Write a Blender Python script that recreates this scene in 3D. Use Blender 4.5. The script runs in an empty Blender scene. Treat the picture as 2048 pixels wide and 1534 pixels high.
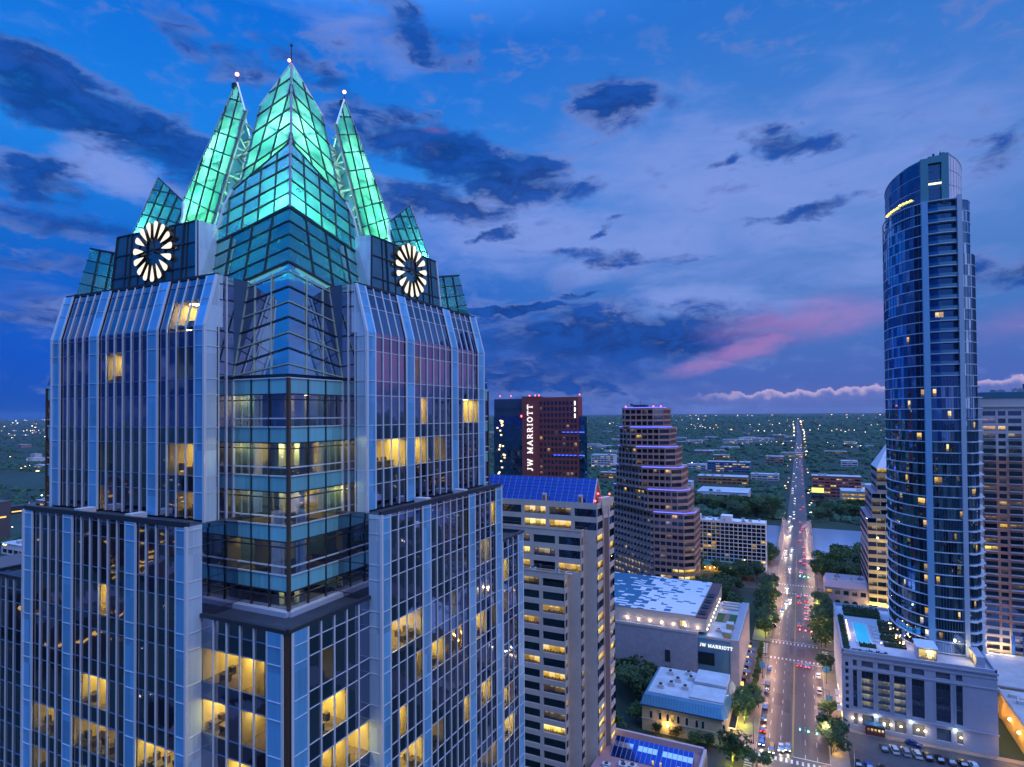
import bpy, bmesh, math, random
from math import radians as RAD, sin, cos, pi
from mathutils import Vector, Matrix
random.seed(7)
SC = bpy.context.scene
COL = SC.collection
# ------------------------------------------------------------------ camera
yaw, pit, rol = RAD(25.6), RAD(0.96), RAD(0.40)
fv = Vector((-sin(yaw)*cos(pit), cos(yaw)*cos(pit), sin(pit)))
r0 = Vector((cos(yaw), sin(yaw), 0)); u0 = r0.cross(fv)
rv = r0*cos(rol) - u0*sin(rol); uv = u0*cos(rol) + r0*sin(rol)
cam = bpy.data.cameras.new('camera'); camo = bpy.data.objects.new('camera', cam); COL.objects.link(camo)
m = Matrix((rv, uv, -fv)).transposed().to_4x4(); m.translation = Vector((0, 0, 105)); camo.matrix_world = m
cam.sensor_width = 36; cam.lens = 1200/2048*36; cam.shift_y = 42/2048
cam.clip_start = 0.5; cam.clip_end = 60000
SC.camera = camo
SC.view_settings.view_transform = 'Standard'; SC.view_settings.look = 'None'
SC.view_settings.exposure = 0.4; SC.view_settings.gamma = 1
cy_ = SC.cycles
cy_.max_bounces = 7; cy_.diffuse_bounces = 2; cy_.glossy_bounces = 4; cy_.transmission_bounces = 5; cy_.transparent_max_bounces = 10
cy_.caustics_reflective = False; cy_.caustics_refractive = False
cy_.sample_clamp_indirect = 4; cy_.use_denoising = True
# ------------------------------------------------------------------ sky
W = bpy.data.worlds.new('World'); SC.world = W; W.use_nodes = True
NT = W.node_tree
for n in list(NT.nodes): NT.nodes.remove(n)
class G:
    """tiny expression builder for shader node trees"""
    def __init__(s, nt): s.nt = nt
    def _in(s, sock, v):
        if isinstance(v, bpy.types.NodeSocket): s.nt.links.new(v, sock)
        elif v is not None: sock.default_value = v
    def node(s, t, ins=None, **kw):
        n = s.nt.nodes.new(t)
        for k, v in kw.items(): setattr(n, k, v)
        for k, v in (ins or {}).items(): s._in(n.inputs[k], v)
        return n
    def math(s, op, a, b=None, c=None, clamp=False):
        n = s.nt.nodes.new('ShaderNodeMath'); n.operation = op; n.use_clamp = clamp
        s._in(n.inputs[0], a); s._in(n.inputs[1], b)
        if c is not None: s._in(n.inputs[2], c)
        return n.outputs[0]
    def mix(s, f, a, b, bt='MIX'):
        n = s.nt.nodes.new('ShaderNodeMix'); n.data_type = 'RGBA'; n.blend_type = bt; n.clamp_factor = True
        s._in(n.inputs[0], f)
        s._in(n.inputs[6], a if isinstance(a, bpy.types.NodeSocket) else (*a, 1)); s._in(n.inputs[7], b if isinstance(b, bpy.types.NodeSocket) else (*b, 1))
        return n.outputs[2]
    def ramp(s, f, pts, interp='LINEAR'):
        n = s.nt.nodes.new('ShaderNodeValToRGB'); n.color_ramp.interpolation = interp
        e = n.color_ramp.elements
        while len(e) < len(pts): e.new(0.5)
        for k, (p, c) in enumerate(pts):
            e[k].position = p; e[k].color = (*c, 1) if len(c) == 3 else c
        s._in(n.inputs[0], f); return n.outputs[0]
    def noise(s, vec, scale, detail=4, rough=.5, dist=0, dim='3D'):
        n = s.node('ShaderNodeTexNoise', {'Vector': vec, 'Scale': scale, 'Detail': detail, 'Roughness': rough, 'Distortion': dist}); n.noise_dimensions = dim
        return n
    def smooth(s, x, a, b):
        n = s.nt.nodes.new('ShaderNodeMapRange'); n.interpolation_type = 'SMOOTHSTEP'
        s._in(n.inputs[0], x); n.inputs[1].default_value = a; n.inputs[2].default_value = b
        return n.outputs[0]
DARK = [(-63.0,23.3,10.1,2.44,13,1),(-55.7,21.7,8.6,1.99,13,.9),(-63.6,17.3,2.8,1.32,4,.8),(-62.0,14.6,5.3,1.27,0,.7),(-63.2,8.1,6.6,1.86,0,.5),(-29.9,22.9,11.3,2.54,13,1),(-32.3,19.5,8.0,1.53,5,.8),(-15.6,27.3,4.7,2.08,9,.75),(0,22.2,4.3,1.27,11,.9),(-43.3,28.1,4.4,1.44,18,.6),(-35.1,33,5.6,2.03,27,.6),(.7,16.7,5,.63,0,.8),(-16.2,14.3,7.9,.58,2,.6),(-15.3,7.1,15,3.02,0,.9),(-24.3,10.2,5.2,.6,0,.9),(-22.9,4,14,2.14,0,.7),(-51.6,28.7,6.2,1.52,13,.5),(14.1,19.1,2,1.16,-22,.6),(13.7,10.2,2.6,1.26,0,.7),(-6.2,21.6,2.1,.51,0,.6),(-27.6,16.8,2.4,.44,-7,.7),(-15.9,17.1,2.1,.39,-22,.7),(-18.8,11.2,2.6,.28,-3,.7),(-62.6,11.5,4.9,.92,0,.5)]
LITE = [(-4.6,19.2,19.6,8,0,.8),(-19.5,16.2,19.2,3.53,0,.9),(-58.8,19,5,1.63,9,.9),(-8.1,10.7,6.9,1.77,0,.9),(-64.7,9.1,4.3,1.82,0,.4),(-35.1,24.1,2.8,1,18,.7),(-26.6,18.9,15.5,4.31,0,.6),(-63.3,24.5,6,.64,13,.6),(-40.6,32.1,8.9,2.03,18,.4),(-3.8,10.4,17.1,3.88,-4,.5)]
PINK = [(.5,7.9,8.6,2.2,-4,.8),(-3.9,5.8,5.2,1.1,-13,.9),(-8.2,4.2,3.3,.91,-9,.8),(14.2,6.3,3.1,1.82,0,.4),(-33.3,25.4,1.9,.47,0,.4),(3.8,1.4,10.9,1.04,0,.15),(36,6,13,4.2,0,1.3),(45,3.5,9,2.5,0,.7)]
HORZ = [(-2.1,1.95,9.2,.36,2,1),(2,2.35,4.5,.42,0,.9),(-6,1.6,8.4,.2,2,.7)]
def sky(nt):
    g = G(nt)
    tc = g.node('ShaderNodeTexCoord').outputs['Generated']
    sp = g.node('ShaderNodeSeparateXYZ', {0: tc}); x, y, z = sp.outputs
    az = g.math('MULTIPLY', g.math('ARCTAN2', x, y), 57.29578)
    hl = g.math('SQRT', g.math('ADD', g.math('MULTIPLY', x, x), g.math('MULTIPLY', y, y)))
    el = g.math('MULTIPLY', g.math('ARCTAN2', z, hl), 57.29578)
    cv = g.node('ShaderNodeCombineXYZ', {0: az, 1: g.math('MULTIPLY', el, 2.1)}).outputs[0]
    wn = g.noise(cv, .16, 5, .6).outputs[1]
    ws = g.node('ShaderNodeSeparateXYZ', {0: wn})
    waz = g.math('ADD', az, g.math('MULTIPLY', g.math('SUBTRACT', ws.outputs[0], .5), 9))
    wel = g.math('ADD', el, g.math('MULTIPLY', g.math('SUBTRACT', ws.outputs[1], .5), 4.2))
    saz = g.math('ADD', az, g.math('MULTIPLY', g.math('SUBTRACT', ws.outputs[0], .5), 6))
    sel = g.math('ADD', el, g.math('MULTIPLY', g.math('SUBTRACT', ws.outputs[1], .5), 2.2))
    def blobs(lst, A, E, soft=False):
        tot = None
        for a0, e0, ra, re, rot, w in lst:
            ra *= 1.35; re *= 1.35
            da, de = g.math('SUBTRACT', A, a0), g.math('SUBTRACT', E, e0)
            t = math.tan(RAD(-rot))            # shear stands for the tilt (positive: falls to the right)
            de = g.math('SUBTRACT', de, g.math('MULTIPLY', da, t))
            u = g.math('DIVIDE', da, ra); v = g.math('DIVIDE', de, re)
            r2 = g.math('ADD', g.math('MULTIPLY', u, u), g.math('MULTIPLY', v, v))
            b = g.math('SUBTRACT', 1, r2, clamp=True); b = g.math('MULTIPLY', g.math('MULTIPLY', b, b) if soft else b, w)
            tot = b if tot is None else g.math('MAXIMUM', tot, b)
        return tot
    f1 = g.noise(cv, .30, 8, .62, .4).outputs[0]
    f2 = g.noise(cv, .09, 6, .55, .3).outputs[0]
    cs = g.node('ShaderNodeCombineXYZ', {0: g.math('ADD', az, g.math('MULTIPLY', el, .8)), 1: g.math('MULTIPLY', g.math('ADD', el, g.math('MULTIPLY', az, -.06)), 3.4)}).outputs[0]
    f3 = g.noise(cs, .085, 7, .58, .6).outputs[0]
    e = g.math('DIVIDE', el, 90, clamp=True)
    left = g.ramp(e, [(0, (.004, .06, .32)), (.05, (.001, .065, .42)), (.14, (.003, .095, .45)), (.24, (.009, .17, .60)), (.36, (.002, .115, .53)), (.44, (.12, .42, 1.2)), (.6, (.46, .95, 2.3)), (1, (.46, .95, 2.3))])  # both ramps: stops above the frame brightened, added to light walls and roofs
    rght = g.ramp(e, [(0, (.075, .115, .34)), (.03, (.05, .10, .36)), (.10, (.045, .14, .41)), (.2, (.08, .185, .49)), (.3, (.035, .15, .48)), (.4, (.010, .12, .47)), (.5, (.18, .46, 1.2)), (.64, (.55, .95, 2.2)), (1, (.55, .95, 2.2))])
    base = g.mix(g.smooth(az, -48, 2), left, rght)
    # clear dusk glow in the north-west, behind and to the right of the viewpoint
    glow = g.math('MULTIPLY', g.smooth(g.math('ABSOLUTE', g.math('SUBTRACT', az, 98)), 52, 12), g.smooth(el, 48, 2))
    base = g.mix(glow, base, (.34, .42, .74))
    lite = g.math('ADD', blobs(LITE, waz, wel), g.math('MULTIPLY', g.math('SUBTRACT', f3, .5), 1.6))
    night = g.math('MULTIPLY', g.smooth(g.math('ABSOLUTE', g.math('ADD', az, 125)), 62, 40), g.smooth(el, 26, 8))
    base = g.mix(g.math('MULTIPLY', night, .8), base, (.004, .018, .12))
    base = g.mix(g.math('MULTIPLY', g.smooth(lite, .1, 1.0), g.math('SUBTRACT', .85, g.math('MULTIPLY', night, .8))), base, (.165, .245, .58))
    rim = g.smooth(f1, .5, .8)
    base = g.mix(g.math('MULTIPLY', rim, .22), base, (.24, .30, .62))
    dk = g.math('ADD', blobs(DARK, waz, wel), g.math('ADD', g.math('MULTIPLY', g.math('SUBTRACT', f1, .5), 1.9), g.math('MULTIPLY', g.math('SUBTRACT', f3, .5), 1.5)))
    out_of_view = g.smooth(g.math('ABSOLUTE', g.math('ADD', az, 25)), 50, 70)
    dk = g.math('ADD', dk, g.math('MULTIPLY', out_of_view, g.math('MULTIPLY', g.math('SUBTRACT', f2, .53), 3)))
    dk = g.math('MULTIPLY', dk, g.smooth(el, 52, 38)); dm = g.smooth(dk, .08, .80)
    dcol = g.mix(g.smooth(f1, .3, .65), (.001, .020, .135), (.005, .058, .31))
    edge = g.math('MULTIPLY', g.math('MULTIPLY', dm, g.math('SUBTRACT', 1, dm)), 1.3)
    base = g.mix(g.math('MULTIPLY', dm, .93), base, dcol)
    base = g.mix(g.math('MULTIPLY', edge, g.smooth(f3, .42, .6)), base, (.17, .24, .54))
    pk = g.math('MULTIPLY', blobs(PINK, saz, sel, True), g.math('ADD', -.15, g.math('ADD', g.math('MULTIPLY', f1, 1.1), g.math('MULTIPLY', f3, 1.2))))
    base = g.mix(g.math('MULTIPLY', g.smooth(pk, .02, 1.0), .72), base, (.30, .16, .40))
    # cumulus bank on the southern horizon: lumpy top edge, soft flat foot
    lump = g.noise(g.node('ShaderNodeCombineXYZ', {0: az, 1: g.math('MULTIPLY', el, .9)}).outputs[0], 1.0, 5, .5).outputs[0]
    top = g.math('ADD', 1.0, g.math('ADD', g.math('MULTIPLY', lump, 1.7), g.math('MULTIPLY', g.math('SUBTRACT', az, -3), .035)))
    d = g.math('SUBTRACT', top, el)
    bank = g.math('MULTIPLY', g.smooth(d, -.04, .12), g.smooth(d, 1.5, .25))
    inb = g.math('MULTIPLY', g.smooth(az, -11, -2), g.smooth(az, 40, 20))
    base = g.mix(g.math('MULTIPLY', g.math('MULTIPLY', bank, inb), .62), base, g.mix(g.smooth(d, .7, .0), (.12, .15, .42), (.60, .44, .60)))
    nish = g.node('ShaderNodeTexSky', sky_type='NISHITA', sun_disc=False, sun_elevation=RAD(3), sun_rotation=RAD(105), altitude=150)
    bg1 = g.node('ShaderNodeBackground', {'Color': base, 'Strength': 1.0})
    bg2 = g.node('ShaderNodeBackground', {'Color': nish.outputs[0], 'Strength': 0.0015})
    add = g.node('ShaderNodeAddShader'); nt.links.new(bg1.outputs[0], add.inputs[0]); nt.links.new(bg2.outputs[0], add.inputs[1])
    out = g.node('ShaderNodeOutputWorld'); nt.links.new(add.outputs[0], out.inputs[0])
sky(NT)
# added fill for the dusk sky glow: set high, broad and pinkish, from the north-west
sl = bpy.data.lights.new('sun', 'SUN'); sl.energy = .5; sl.angle = RAD(24); sl.color = (1, .86, .94)
so = bpy.data.objects.new('sun', sl); COL.objects.link(so)
sd = Vector((sin(RAD(112))*cos(RAD(48)), cos(RAD(112))*cos(RAD(48)), sin(RAD(48))))
so.rotation_euler = sd.to_track_quat('Z', 'Y').to_euler()
# ------------------------------------------------------------------ materials
MATS = {}
def mat(name, col, rough=.7, metal=0, var=0, scale=1.0, isl=0, bump=0, bscale=4, emit=None, es=0, spec=None, stretch=None):
    """principled surface with noise variation of colour (var) and a bump"""
    if name in MATS: return MATS[name]
    m = bpy.data.materials.new(name); m.use_nodes = True; MATS[name] = m
    nt = m.node_tree; g = G(nt); p = nt.nodes['Principled BSDF']
    p.inputs['Base Color'].default_value = (*col, 1); p.inputs['Roughness'].default_value = rough; p.inputs['Metallic'].default_value = metal
    if spec is not None: p.inputs['Specular IOR Level'].default_value = spec
    tc = None
    if var or bump:
        tc = g.node('ShaderNodeTexCoord').outputs['Object']
        if stretch: tc = g.node('ShaderNodeMapping', {0: tc, 3: stretch}).outputs[0]
    if var:
        n1 = g.noise(tc, scale, 5, .6).outputs[0]; n2 = g.noise(tc, scale*.13, 3, .5).outputs[0]
        f = g.math('ADD', g.math('MULTIPLY', n1, .5), g.math('MULTIPLY', n2, .5))
        f = g.smooth(f, .3, .7)
        lo = tuple(c*(1-var) for c in col); hi = tuple(min(1, c*(1+var)) for c in col)
        nt.links.new(g.mix(f, lo, hi), p.inputs['Base Color'])
    if isl:   # panel-to-panel tone shift and rain streaks
        sm = g.node('ShaderNodeMapping', {0: g.node('ShaderNodeTexCoord').outputs['Object'], 3: (1.6, 1.6, .05)}).outputs[0]
        st = g.noise(sm, 1.3, 5, .65).outputs[0]
        pz = g.node('ShaderNodeSeparateXYZ', {0: g.node('ShaderNodeTexCoord').outputs['Object']})
        pid = g.math('ADD', g.math('FLOOR', g.math('DIVIDE', g.math('ADD', pz.outputs[2], .65), 2.435)), g.math('FLOOR', g.math('MULTIPLY', g.math('ADD', pz.outputs[0], pz.outputs[1]), .33)))
        wn_ = g.node('ShaderNodeTexWhiteNoise', {'W': pid}, noise_dimensions='1D').outputs[0]
        f = g.math('ADD', g.math('MULTIPLY', st, .8), g.math('MULTIPLY', wn_, .5))
        nt.links.new(g.mix(g.smooth(f, .2, 1.0), tuple(c*(1-isl) for c in col), tuple(min(1, c*(1+isl*.5)) for c in col)), p.inputs['Base Color'])
        nt.links.new(g.math('ADD', rough-.08, g.math('MULTIPLY', st, .25)), p.inputs['Roughness'])
    if bump:
        b = g.node('ShaderNodeBump', {'Strength': bump, 'Distance': .1, 'Height': g.noise(tc, bscale, 3).outputs[0]})
        nt.links.new(b.outputs[0], p.inputs['Normal'])
    if emit: p.inputs['Emission Color'].default_value = (*emit, 1); p.inputs['Emission Strength'].default_value = es
    return m
def glass(name, tint, rough=.03, wave=.02, wscale=.35, dark=(.006, .012, .025)):
    """coated curtain-wall glass: a mirror over a dark interior, panes slightly out of true"""
    m = bpy.data.materials.new(name); m.use_nodes = True; MATS[name] = m
    nt = m.node_tree; g = G(nt); p = nt.nodes['Principled BSDF']
    tc = g.node('ShaderNodeTexCoord').outputs['Object']
    n = g.noise(tc, wscale, 2, .4).outputs[0]
    geo = g.node('ShaderNodeNewGeometry').outputs['Random Per Island']
    b = g.node('ShaderNodeBump', {'Strength': 1, 'Distance': wave, 'Height': n})
    tilt = g.node('ShaderNodeTexWhiteNoise', {'W': geo}, noise_dimensions='1D').outputs[1]
    tv = g.node('ShaderNodeVectorMath', {0: tilt, 1: (.5, .5, .5)}, operation='SUBTRACT').outputs[0]
    tv = g.node('ShaderNodeVectorMath', {0: tv, 'Scale': wave*.9}, operation='SCALE').outputs[0]
    nn = g.node('ShaderNodeVectorMath', {0: b.outputs[0], 1: tv}, operation='ADD').outputs[0]
    nn = g.node('ShaderNodeVectorMath', {0: nn}, operation='NORMALIZE').outputs[0]
    gl = g.node('ShaderNodeBsdfGlossy', {'Color': (*tint, 1), 'Roughness': rough, 'Normal': nn})
    df = g.node('ShaderNodeBsdfDiffuse', {'Color': (*dark, 1)})
    fr = g.node('ShaderNodeLayerWeight', {'Blend': .35, 'Normal': nn}).outputs['Fresnel']
    fac = g.math('ADD', .72, g.math('MULTIPLY', fr, .28), clamp=True)
    mx = g.node('ShaderNodeMixShader', {0: fac, 1: df.outputs[0], 2: gl.outputs[0]})
    nt.nodes.remove(p); nt.links.new(mx.outputs[0], nt.nodes['Material Output'].inputs[0])
    return m
def clear_glass(name, tint=(.75, .85, .9), refl=.16):
    m = bpy.data.materials.new(name); m.use_nodes = True; MATS[name] = m
    nt = m.node_tree; g = G(nt); nt.nodes.remove(nt.nodes['Principled BSDF'])
    gl = g.node('ShaderNodeBsdfGlossy', {'Color': (.8, .88, 1, 1), 'Roughness': .02})
    tr = g.node('ShaderNodeBsdfTransparent', {'Color': (*tint, 1)})
    fr = g.node('ShaderNodeLayerWeight', {'Blend': .3}).outputs['Fresnel']
    mx = g.node('ShaderNodeMixShader', {0: g.math('ADD', refl, g.math('MULTIPLY', fr, .6), clamp=True), 1: tr.outputs[0], 2: gl.outputs[0]})
    nt.links.new(mx.outputs[0], nt.nodes['Material Output'].inputs[0]); return m
def emis(name, col, s):
    if name in MATS: return MATS[name]
    m = bpy.data.materials.new(name); m.use_nodes = True; MATS[name] = m
    nt = m.node_tree; nt.nodes.remove(nt.nodes['Principled BSDF'])
    e = nt.nodes.new('ShaderNodeEmission'); e.inputs[0].default_value = (*col, 1); e.inputs[1].default_value = s
    nt.links.new(e.outputs[0], nt.nodes['Material Output'].inputs[0]); return m
def lit_room(name, col, s, scale=3.0):
    """a lit window seen from afar: lamps, walls and furniture behind the pane"""
    m = bpy.data.materials.new(name); m.use_nodes = True; MATS[name] = m
    nt = m.node_tree; g = G(nt); nt.nodes.remove(nt.nodes['Principled BSDF'])
    rnd = g.node('ShaderNodeObjectInfo').outputs['Random']
    uvn = g.node('ShaderNodeSeparateXYZ', {0: g.node('ShaderNodeUVMap').outputs[0]})
    u = g.math('ADD', uvn.outputs[0], g.math('FLOOR', g.math('MULTIPLY', rnd, 977))); v = uvn.outputs[1]
    W1 = lambda k: g.node('ShaderNodeTexWhiteNoise', {'W': g.math('ADD', g.math('FLOOR', u), k)}, noise_dimensions='1D').outputs[0]
    w1, w2 = W1(.13), W1(7.7)
    b = g.math('ADD', .22, g.math('MULTIPLY', w1, .62))                                     # each bay its own brightness
    b = g.math('MULTIPLY', b, g.math('ADD', .45, g.math('MULTIPLY', g.smooth(v, .08, .55), .65)))   # carpet darker than the wall
    b = g.math('ADD', b, g.math('MULTIPLY', g.smooth(v, .70, .74), .16))                  # ceiling
    fu = g.math('ABSOLUTE', g.math('SUBTRACT', g.math('FRACT', u), .5))
    lampm = g.math('MULTIPLY', g.smooth(fu, .24, .20), g.math('MULTIPLY', g.smooth(v, .80, .82), g.smooth(v, .90, .88)))
    nz = g.noise(g.node('ShaderNodeCombineXYZ', {0: g.math('MULTIPLY', u, 2.6), 1: g.math('MULTIPLY', v, 2.2), 2: w1}).outputs[0], 1.6, 3, .6).outputs[0]
    desk = g.math('MULTIPLY', g.smooth(g.math('ADD', nz, g.math('MULTIPLY', g.math('SUBTRACT', .42, v), .9)), .52, .58), g.smooth(v, .62, .5))
    b = g.math('MULTIPLY', b, g.math('SUBTRACT', 1, g.math('MULTIPLY', desk, .85)))
    blind = g.math('MULTIPLY', g.math('GREATER_THAN', w2, .72), g.smooth(v, .42, .44))
    b = g.math('ADD', g.math('MULTIPLY', b, g.math('SUBTRACT', 1, g.math('MULTIPLY', blind, .45))), g.math('MULTIPLY', lampm, g.math('MULTIPLY', g.math('SUBTRACT', 1, blind), .8)))
    c = g.ramp(b, [(0, tuple(x*.02 for x in col)), (.35, tuple(x*.40 for x in col)), (.75, col), (1, (1, .84, .42))])
    e = g.node('ShaderNodeEmission', {0: c, 1: s})
    gl = g.node('ShaderNodeBsdfGlossy', {0: (.2, .3, .45, 1), 1: .05})
    ad = g.node('ShaderNodeAddShader'); nt.links.new(e.outputs[0], ad.inputs[0]); nt.links.new(gl.outputs[0], ad.inputs[1])
    nt.links.new(ad.outputs[0], nt.nodes['Material Output'].inputs[0]); return m
# ------------------------------------------------------------------ mesh helpers
LITM = {'dim_window', 'lit_window', 'bright_window', 'terrace_room_lit', 'lobby_lit', 'garage_glow'}
class MB:
    def __init__(s): s.v = []; s.f = []; s.m = []; s.uv = {}
    def poly(s, pts, mi=0, uv=None):
        if uv: s.uv[len(s.f)] = uv
        n = len(s.v); s.v += [tuple(p) for p in pts]; s.f.append(tuple(range(n, n+len(pts)))); s.m.append(mi)
    def box(s, x0, y0, z0, x1, y1, z1, mi=0, bottom=True):
        if x0 > x1: x0, x1 = x1, x0
        if y0 > y1: y0, y1 = y1, y0
        n = len(s.v)
        s.v += [(x0,y0,z0),(x1,y0,z0),(x1,y1,z0),(x0,y1,z0),(x0,y0,z1),(x1,y0,z1),(x1,y1,z1),(x0,y1,z1)]
        fs = [(4,5,6,7),(0,1,5,4),(1,2,6,5),(2,3,7,6),(3,0,4,7)] + ([(3,2,1,0)] if bottom else [])
        for f in fs: s.f.append(tuple(n+i for i in f)); s.m.append(mi)
    def hexa(s, b, t, mi=0):
        """solid between a bottom and a top loop"""
        n = len(s.v); k = len(b); s.v += [tuple(p) for p in b] + [tuple(p) for p in t]
        s.f.append(tuple(range(n+k-1, n-1, -1))); s.f.append(tuple(range(n+k, n+2*k))); s.m += [mi, mi]
        for i in range(k):
            j = (i+1) % k; s.f.append((n+i, n+j, n+k+j, n+k+i)); s.m.append(mi)
    def prism(s, pts, z0, z1, mi=0): s.hexa([(x, y, z0) for x, y in pts], [(x, y, z1) for x, y in pts], mi)
    def bar(s, p, q, w, h=None, mi=0, up=None):
        p, q = Vector(p), Vector(q); d = q-p
        if d.length < 1e-6: return
        d.normalize(); h = h or w
        u = Vector(up) if up is not None else (Vector((0,0,1)) if abs(d.z) < .9 else Vector((0,1,0)))
        a = d.cross(u)
        if a.length < 1e-4: a = d.cross(Vector((1,0,0)))
        a.normalize(); b = a.cross(d).normalized(); a = a*(w/2); b = b*(h/2)
        s.hexa([p-a-b, p+a-b, p+a+b, p-a+b][::-1], [q-a-b, q+a-b, q+a+b, q-a+b][::-1], mi)
    def tube(s, p, q, r0, r1=None, n=8, mi=0):
        p, q = Vector(p), Vector(q); d = (q-p).normalized(); r1 = r0 if r1 is None else r1
        a = d.orthogonal().normalized(); b = d.cross(a)
        s.hexa([p+(a*cos(2*pi*i/n)+b*sin(2*pi*i/n))*r0 for i in range(n)], [q+(a*cos(2*pi*i/n)+b*sin(2*pi*i/n))*r1 for i in range(n)], mi)
    def ball(s, c, r, n=8, k=5, mi=0):
        c = Vector(c)
        P = lambda i, j: c + Vector((r*sin(pi*j/k)*cos(2*pi*i/n), r*sin(pi*j/k)*sin(2*pi*i/n), r*cos(pi*j/k)))
        for j in range(k):
            for i in range(n):
                if j == 0: s.poly([P(0,0), P(i,1), P(i+1,1)], mi)
                elif j == k-1: s.poly([P(i,j), P(0,k), P(i+1,j)], mi)
                else: s.poly([P(i,j), P(i,j+1), P(i+1,j+1), P(i+1,j)], mi)
    def mesh(s, name, mats, org=(0,0,0)):
        me = bpy.data.meshes.new(name)
        o = org; me.from_pydata([(a-o[0], b-o[1], c-o[2]) for a, b, c in s.v], [], s.f)
        for x in (mats if isinstance(mats, (list, tuple)) else [mats]): me.materials.append(x)
        me.polygons.foreach_set('material_index', s.m)
        if s.uv or any(x.name in LITM for x in me.materials):
            L_ = me.uv_layers.new(name='UVMap').data
            for p in me.polygons:
                q = s.uv.get(p.index); z0 = min(s.v[i][2] for i in p.vertices); h = max(.1, max(s.v[i][2] for i in p.vertices)-z0)
                for k, li in enumerate(p.loop_indices):
                    a = s.v[me.loops[li].vertex_index]; L_[li].uv = q[k] if q else ((a[0]+a[1])/1.7, (a[2]-z0)/h)
        me.update(); return me
    def obj(s, name, mats, parent=None, org=None):
        """link as ONE mesh object; vertices are world coordinates, moved to the parent's origin"""
        if not s.f: return None
        if org is None: org = ORG.get(parent.name, (0,0,0)) if parent is not None else (0,0,0)
        o = bpy.data.objects.new(name, s.mesh(name, mats, org)); COL.objects.link(o)
        if parent is not None: o.parent = parent; ORG[o.name] = org
        else: o.location = org; ORG[o.name] = org
        return o
ORG = {}
def tag(o, label=None, cat=None, group=None, kind=None):
    if label: o['label'] = label
    if cat: o['category'] = cat
    if group: o['group'] = group
    if kind: o['kind'] = kind
    return o
def thing(name, loc, label, cat, group=None):
    o = bpy.data.objects.new(name, None); COL.objects.link(o); o.location = loc; o.empty_display_size = .5
    ORG[o.name] = tuple(loc); return tag(o, label, cat, group)
def copy_tree(o, parent=None):
    c = o.copy(); COL.objects.link(c)
    if parent is not None: c.parent = parent
    for ch in list(o.children): copy_tree(ch, c)
    return c
def part(name, mats, parent, fn, *a):
    b = MB(); fn(b, *a); return b.obj(name, mats, parent)
UNIT = {}
def pane_mesh(m, k_=3):
    """a unit pane in x-z, facing -y, one mesh per material"""
    key = k_
    if (m.name, key) not in UNIT:
        b = MB(); b.poly([(0,0,0),(1,0,0),(1,0,1),(0,0,1)], 0, [(0,0),(k_,0),(k_,1),(0,1)]); UNIT[(m.name, key)] = b.mesh('window', m)
    return UNIT[(m.name, key)]
def windows(parent, cells, pick, name='window', most=100):
    """cells: (origin, u vector, width, height). The first `most` become window objects, the rest ONE stuff part."""
    po = Vector(ORG[parent.name]); rest = {}
    for i, (O, U, w, h) in enumerate(cells):
        m = pick(i)
        if i < most:
            o = bpy.data.objects.new(name, pane_mesh(m, max(1, round(w/1.7)))); COL.objects.link(o); o.parent = parent
            U = Vector(U); o.location = Vector(O)-po; o.rotation_euler = (0, 0, math.atan2(U.y, U.x)); o.scale = (w, 1, h)
        else: rest.setdefault(m.name, []).append((O, U, w, h))
    if rest:
        b = MB(); names = list(rest)
        for k, nm in enumerate(names):
            for O, U, w, h in rest[nm]:
                O, U = Vector(O), Vector(U)*w; Z = Vector((0,0,h)); n_ = max(1, round(w/1.7)); o_ = 7*len(b.f)+k; b.poly([O, O+U, O+U+Z, O+Z], k, [(o_,0), (o_+n_,0), (o_+n_,1), (o_,1)])
        tag(b.obj('window_glazing', [MATS[n] for n in names], parent), kind='stuff')
def cuts(a, b, n, gap, lead=None):
    """n openings between a and b with gaps; returns list of (x, is_open) cut intervals"""
    lead = gap if lead is None else lead
    w = (b-a-2*lead-(n-1)*gap)/n; out = [(a, a+lead, False)]; x = a+lead
    for i in range(n):
        out.append((x, x+w, True)); x += w
        if i < n-1: out.append((x, x+gap, False)); x += gap
    out.append((x, b, False)); return out
def grid_wall(b, O, U, ucut, zcut, depth=.35, mi=0, mo=None, skip=None):
    """wall from O along unit U (normal = U x Z turned outwards) with recessed openings; returns opening cells"""
    O, U = Vector(O), Vector(U); Nn = Vector((U.y, -U.x, 0)); cells = []
    mo = mi if mo is None else mo
    P = lambda u, z, d=0: O + U*u + Vector((0,0,z)) - Nn*d
    for (z0, z1, zo) in zcut:
        if not zo:
            b.poly([P(ucut[0][0], z0), P(ucut[-1][1], z0), P(ucut[-1][1], z1), P(ucut[0][0], z1)], mi); continue
        for (a0, a1, uo) in ucut:
            if not uo or (skip and skip(a0, z0)):
                b.poly([P(a0,z0), P(a1,z0), P(a1,z1), P(a0,z1)], mi); continue
            D = depth
            b.poly([P(a0,z0), P(a1,z0), P(a1,z0,D), P(a0,z0,D)], mo); b.poly([P(a0,z1,D), P(a1,z1,D), P(a1,z1), P(a0,z1)], mo)
            b.poly([P(a0,z0,D), P(a0,z1,D), P(a0,z1), P(a0,z0)], mo); b.poly([P(a1,z0), P(a1,z1), P(a1,z1,D), P(a1,z0,D)], mo)
            cells.append((P(a0,z0,D), U, a1-a0, z1-z0))
    return cells
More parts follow.
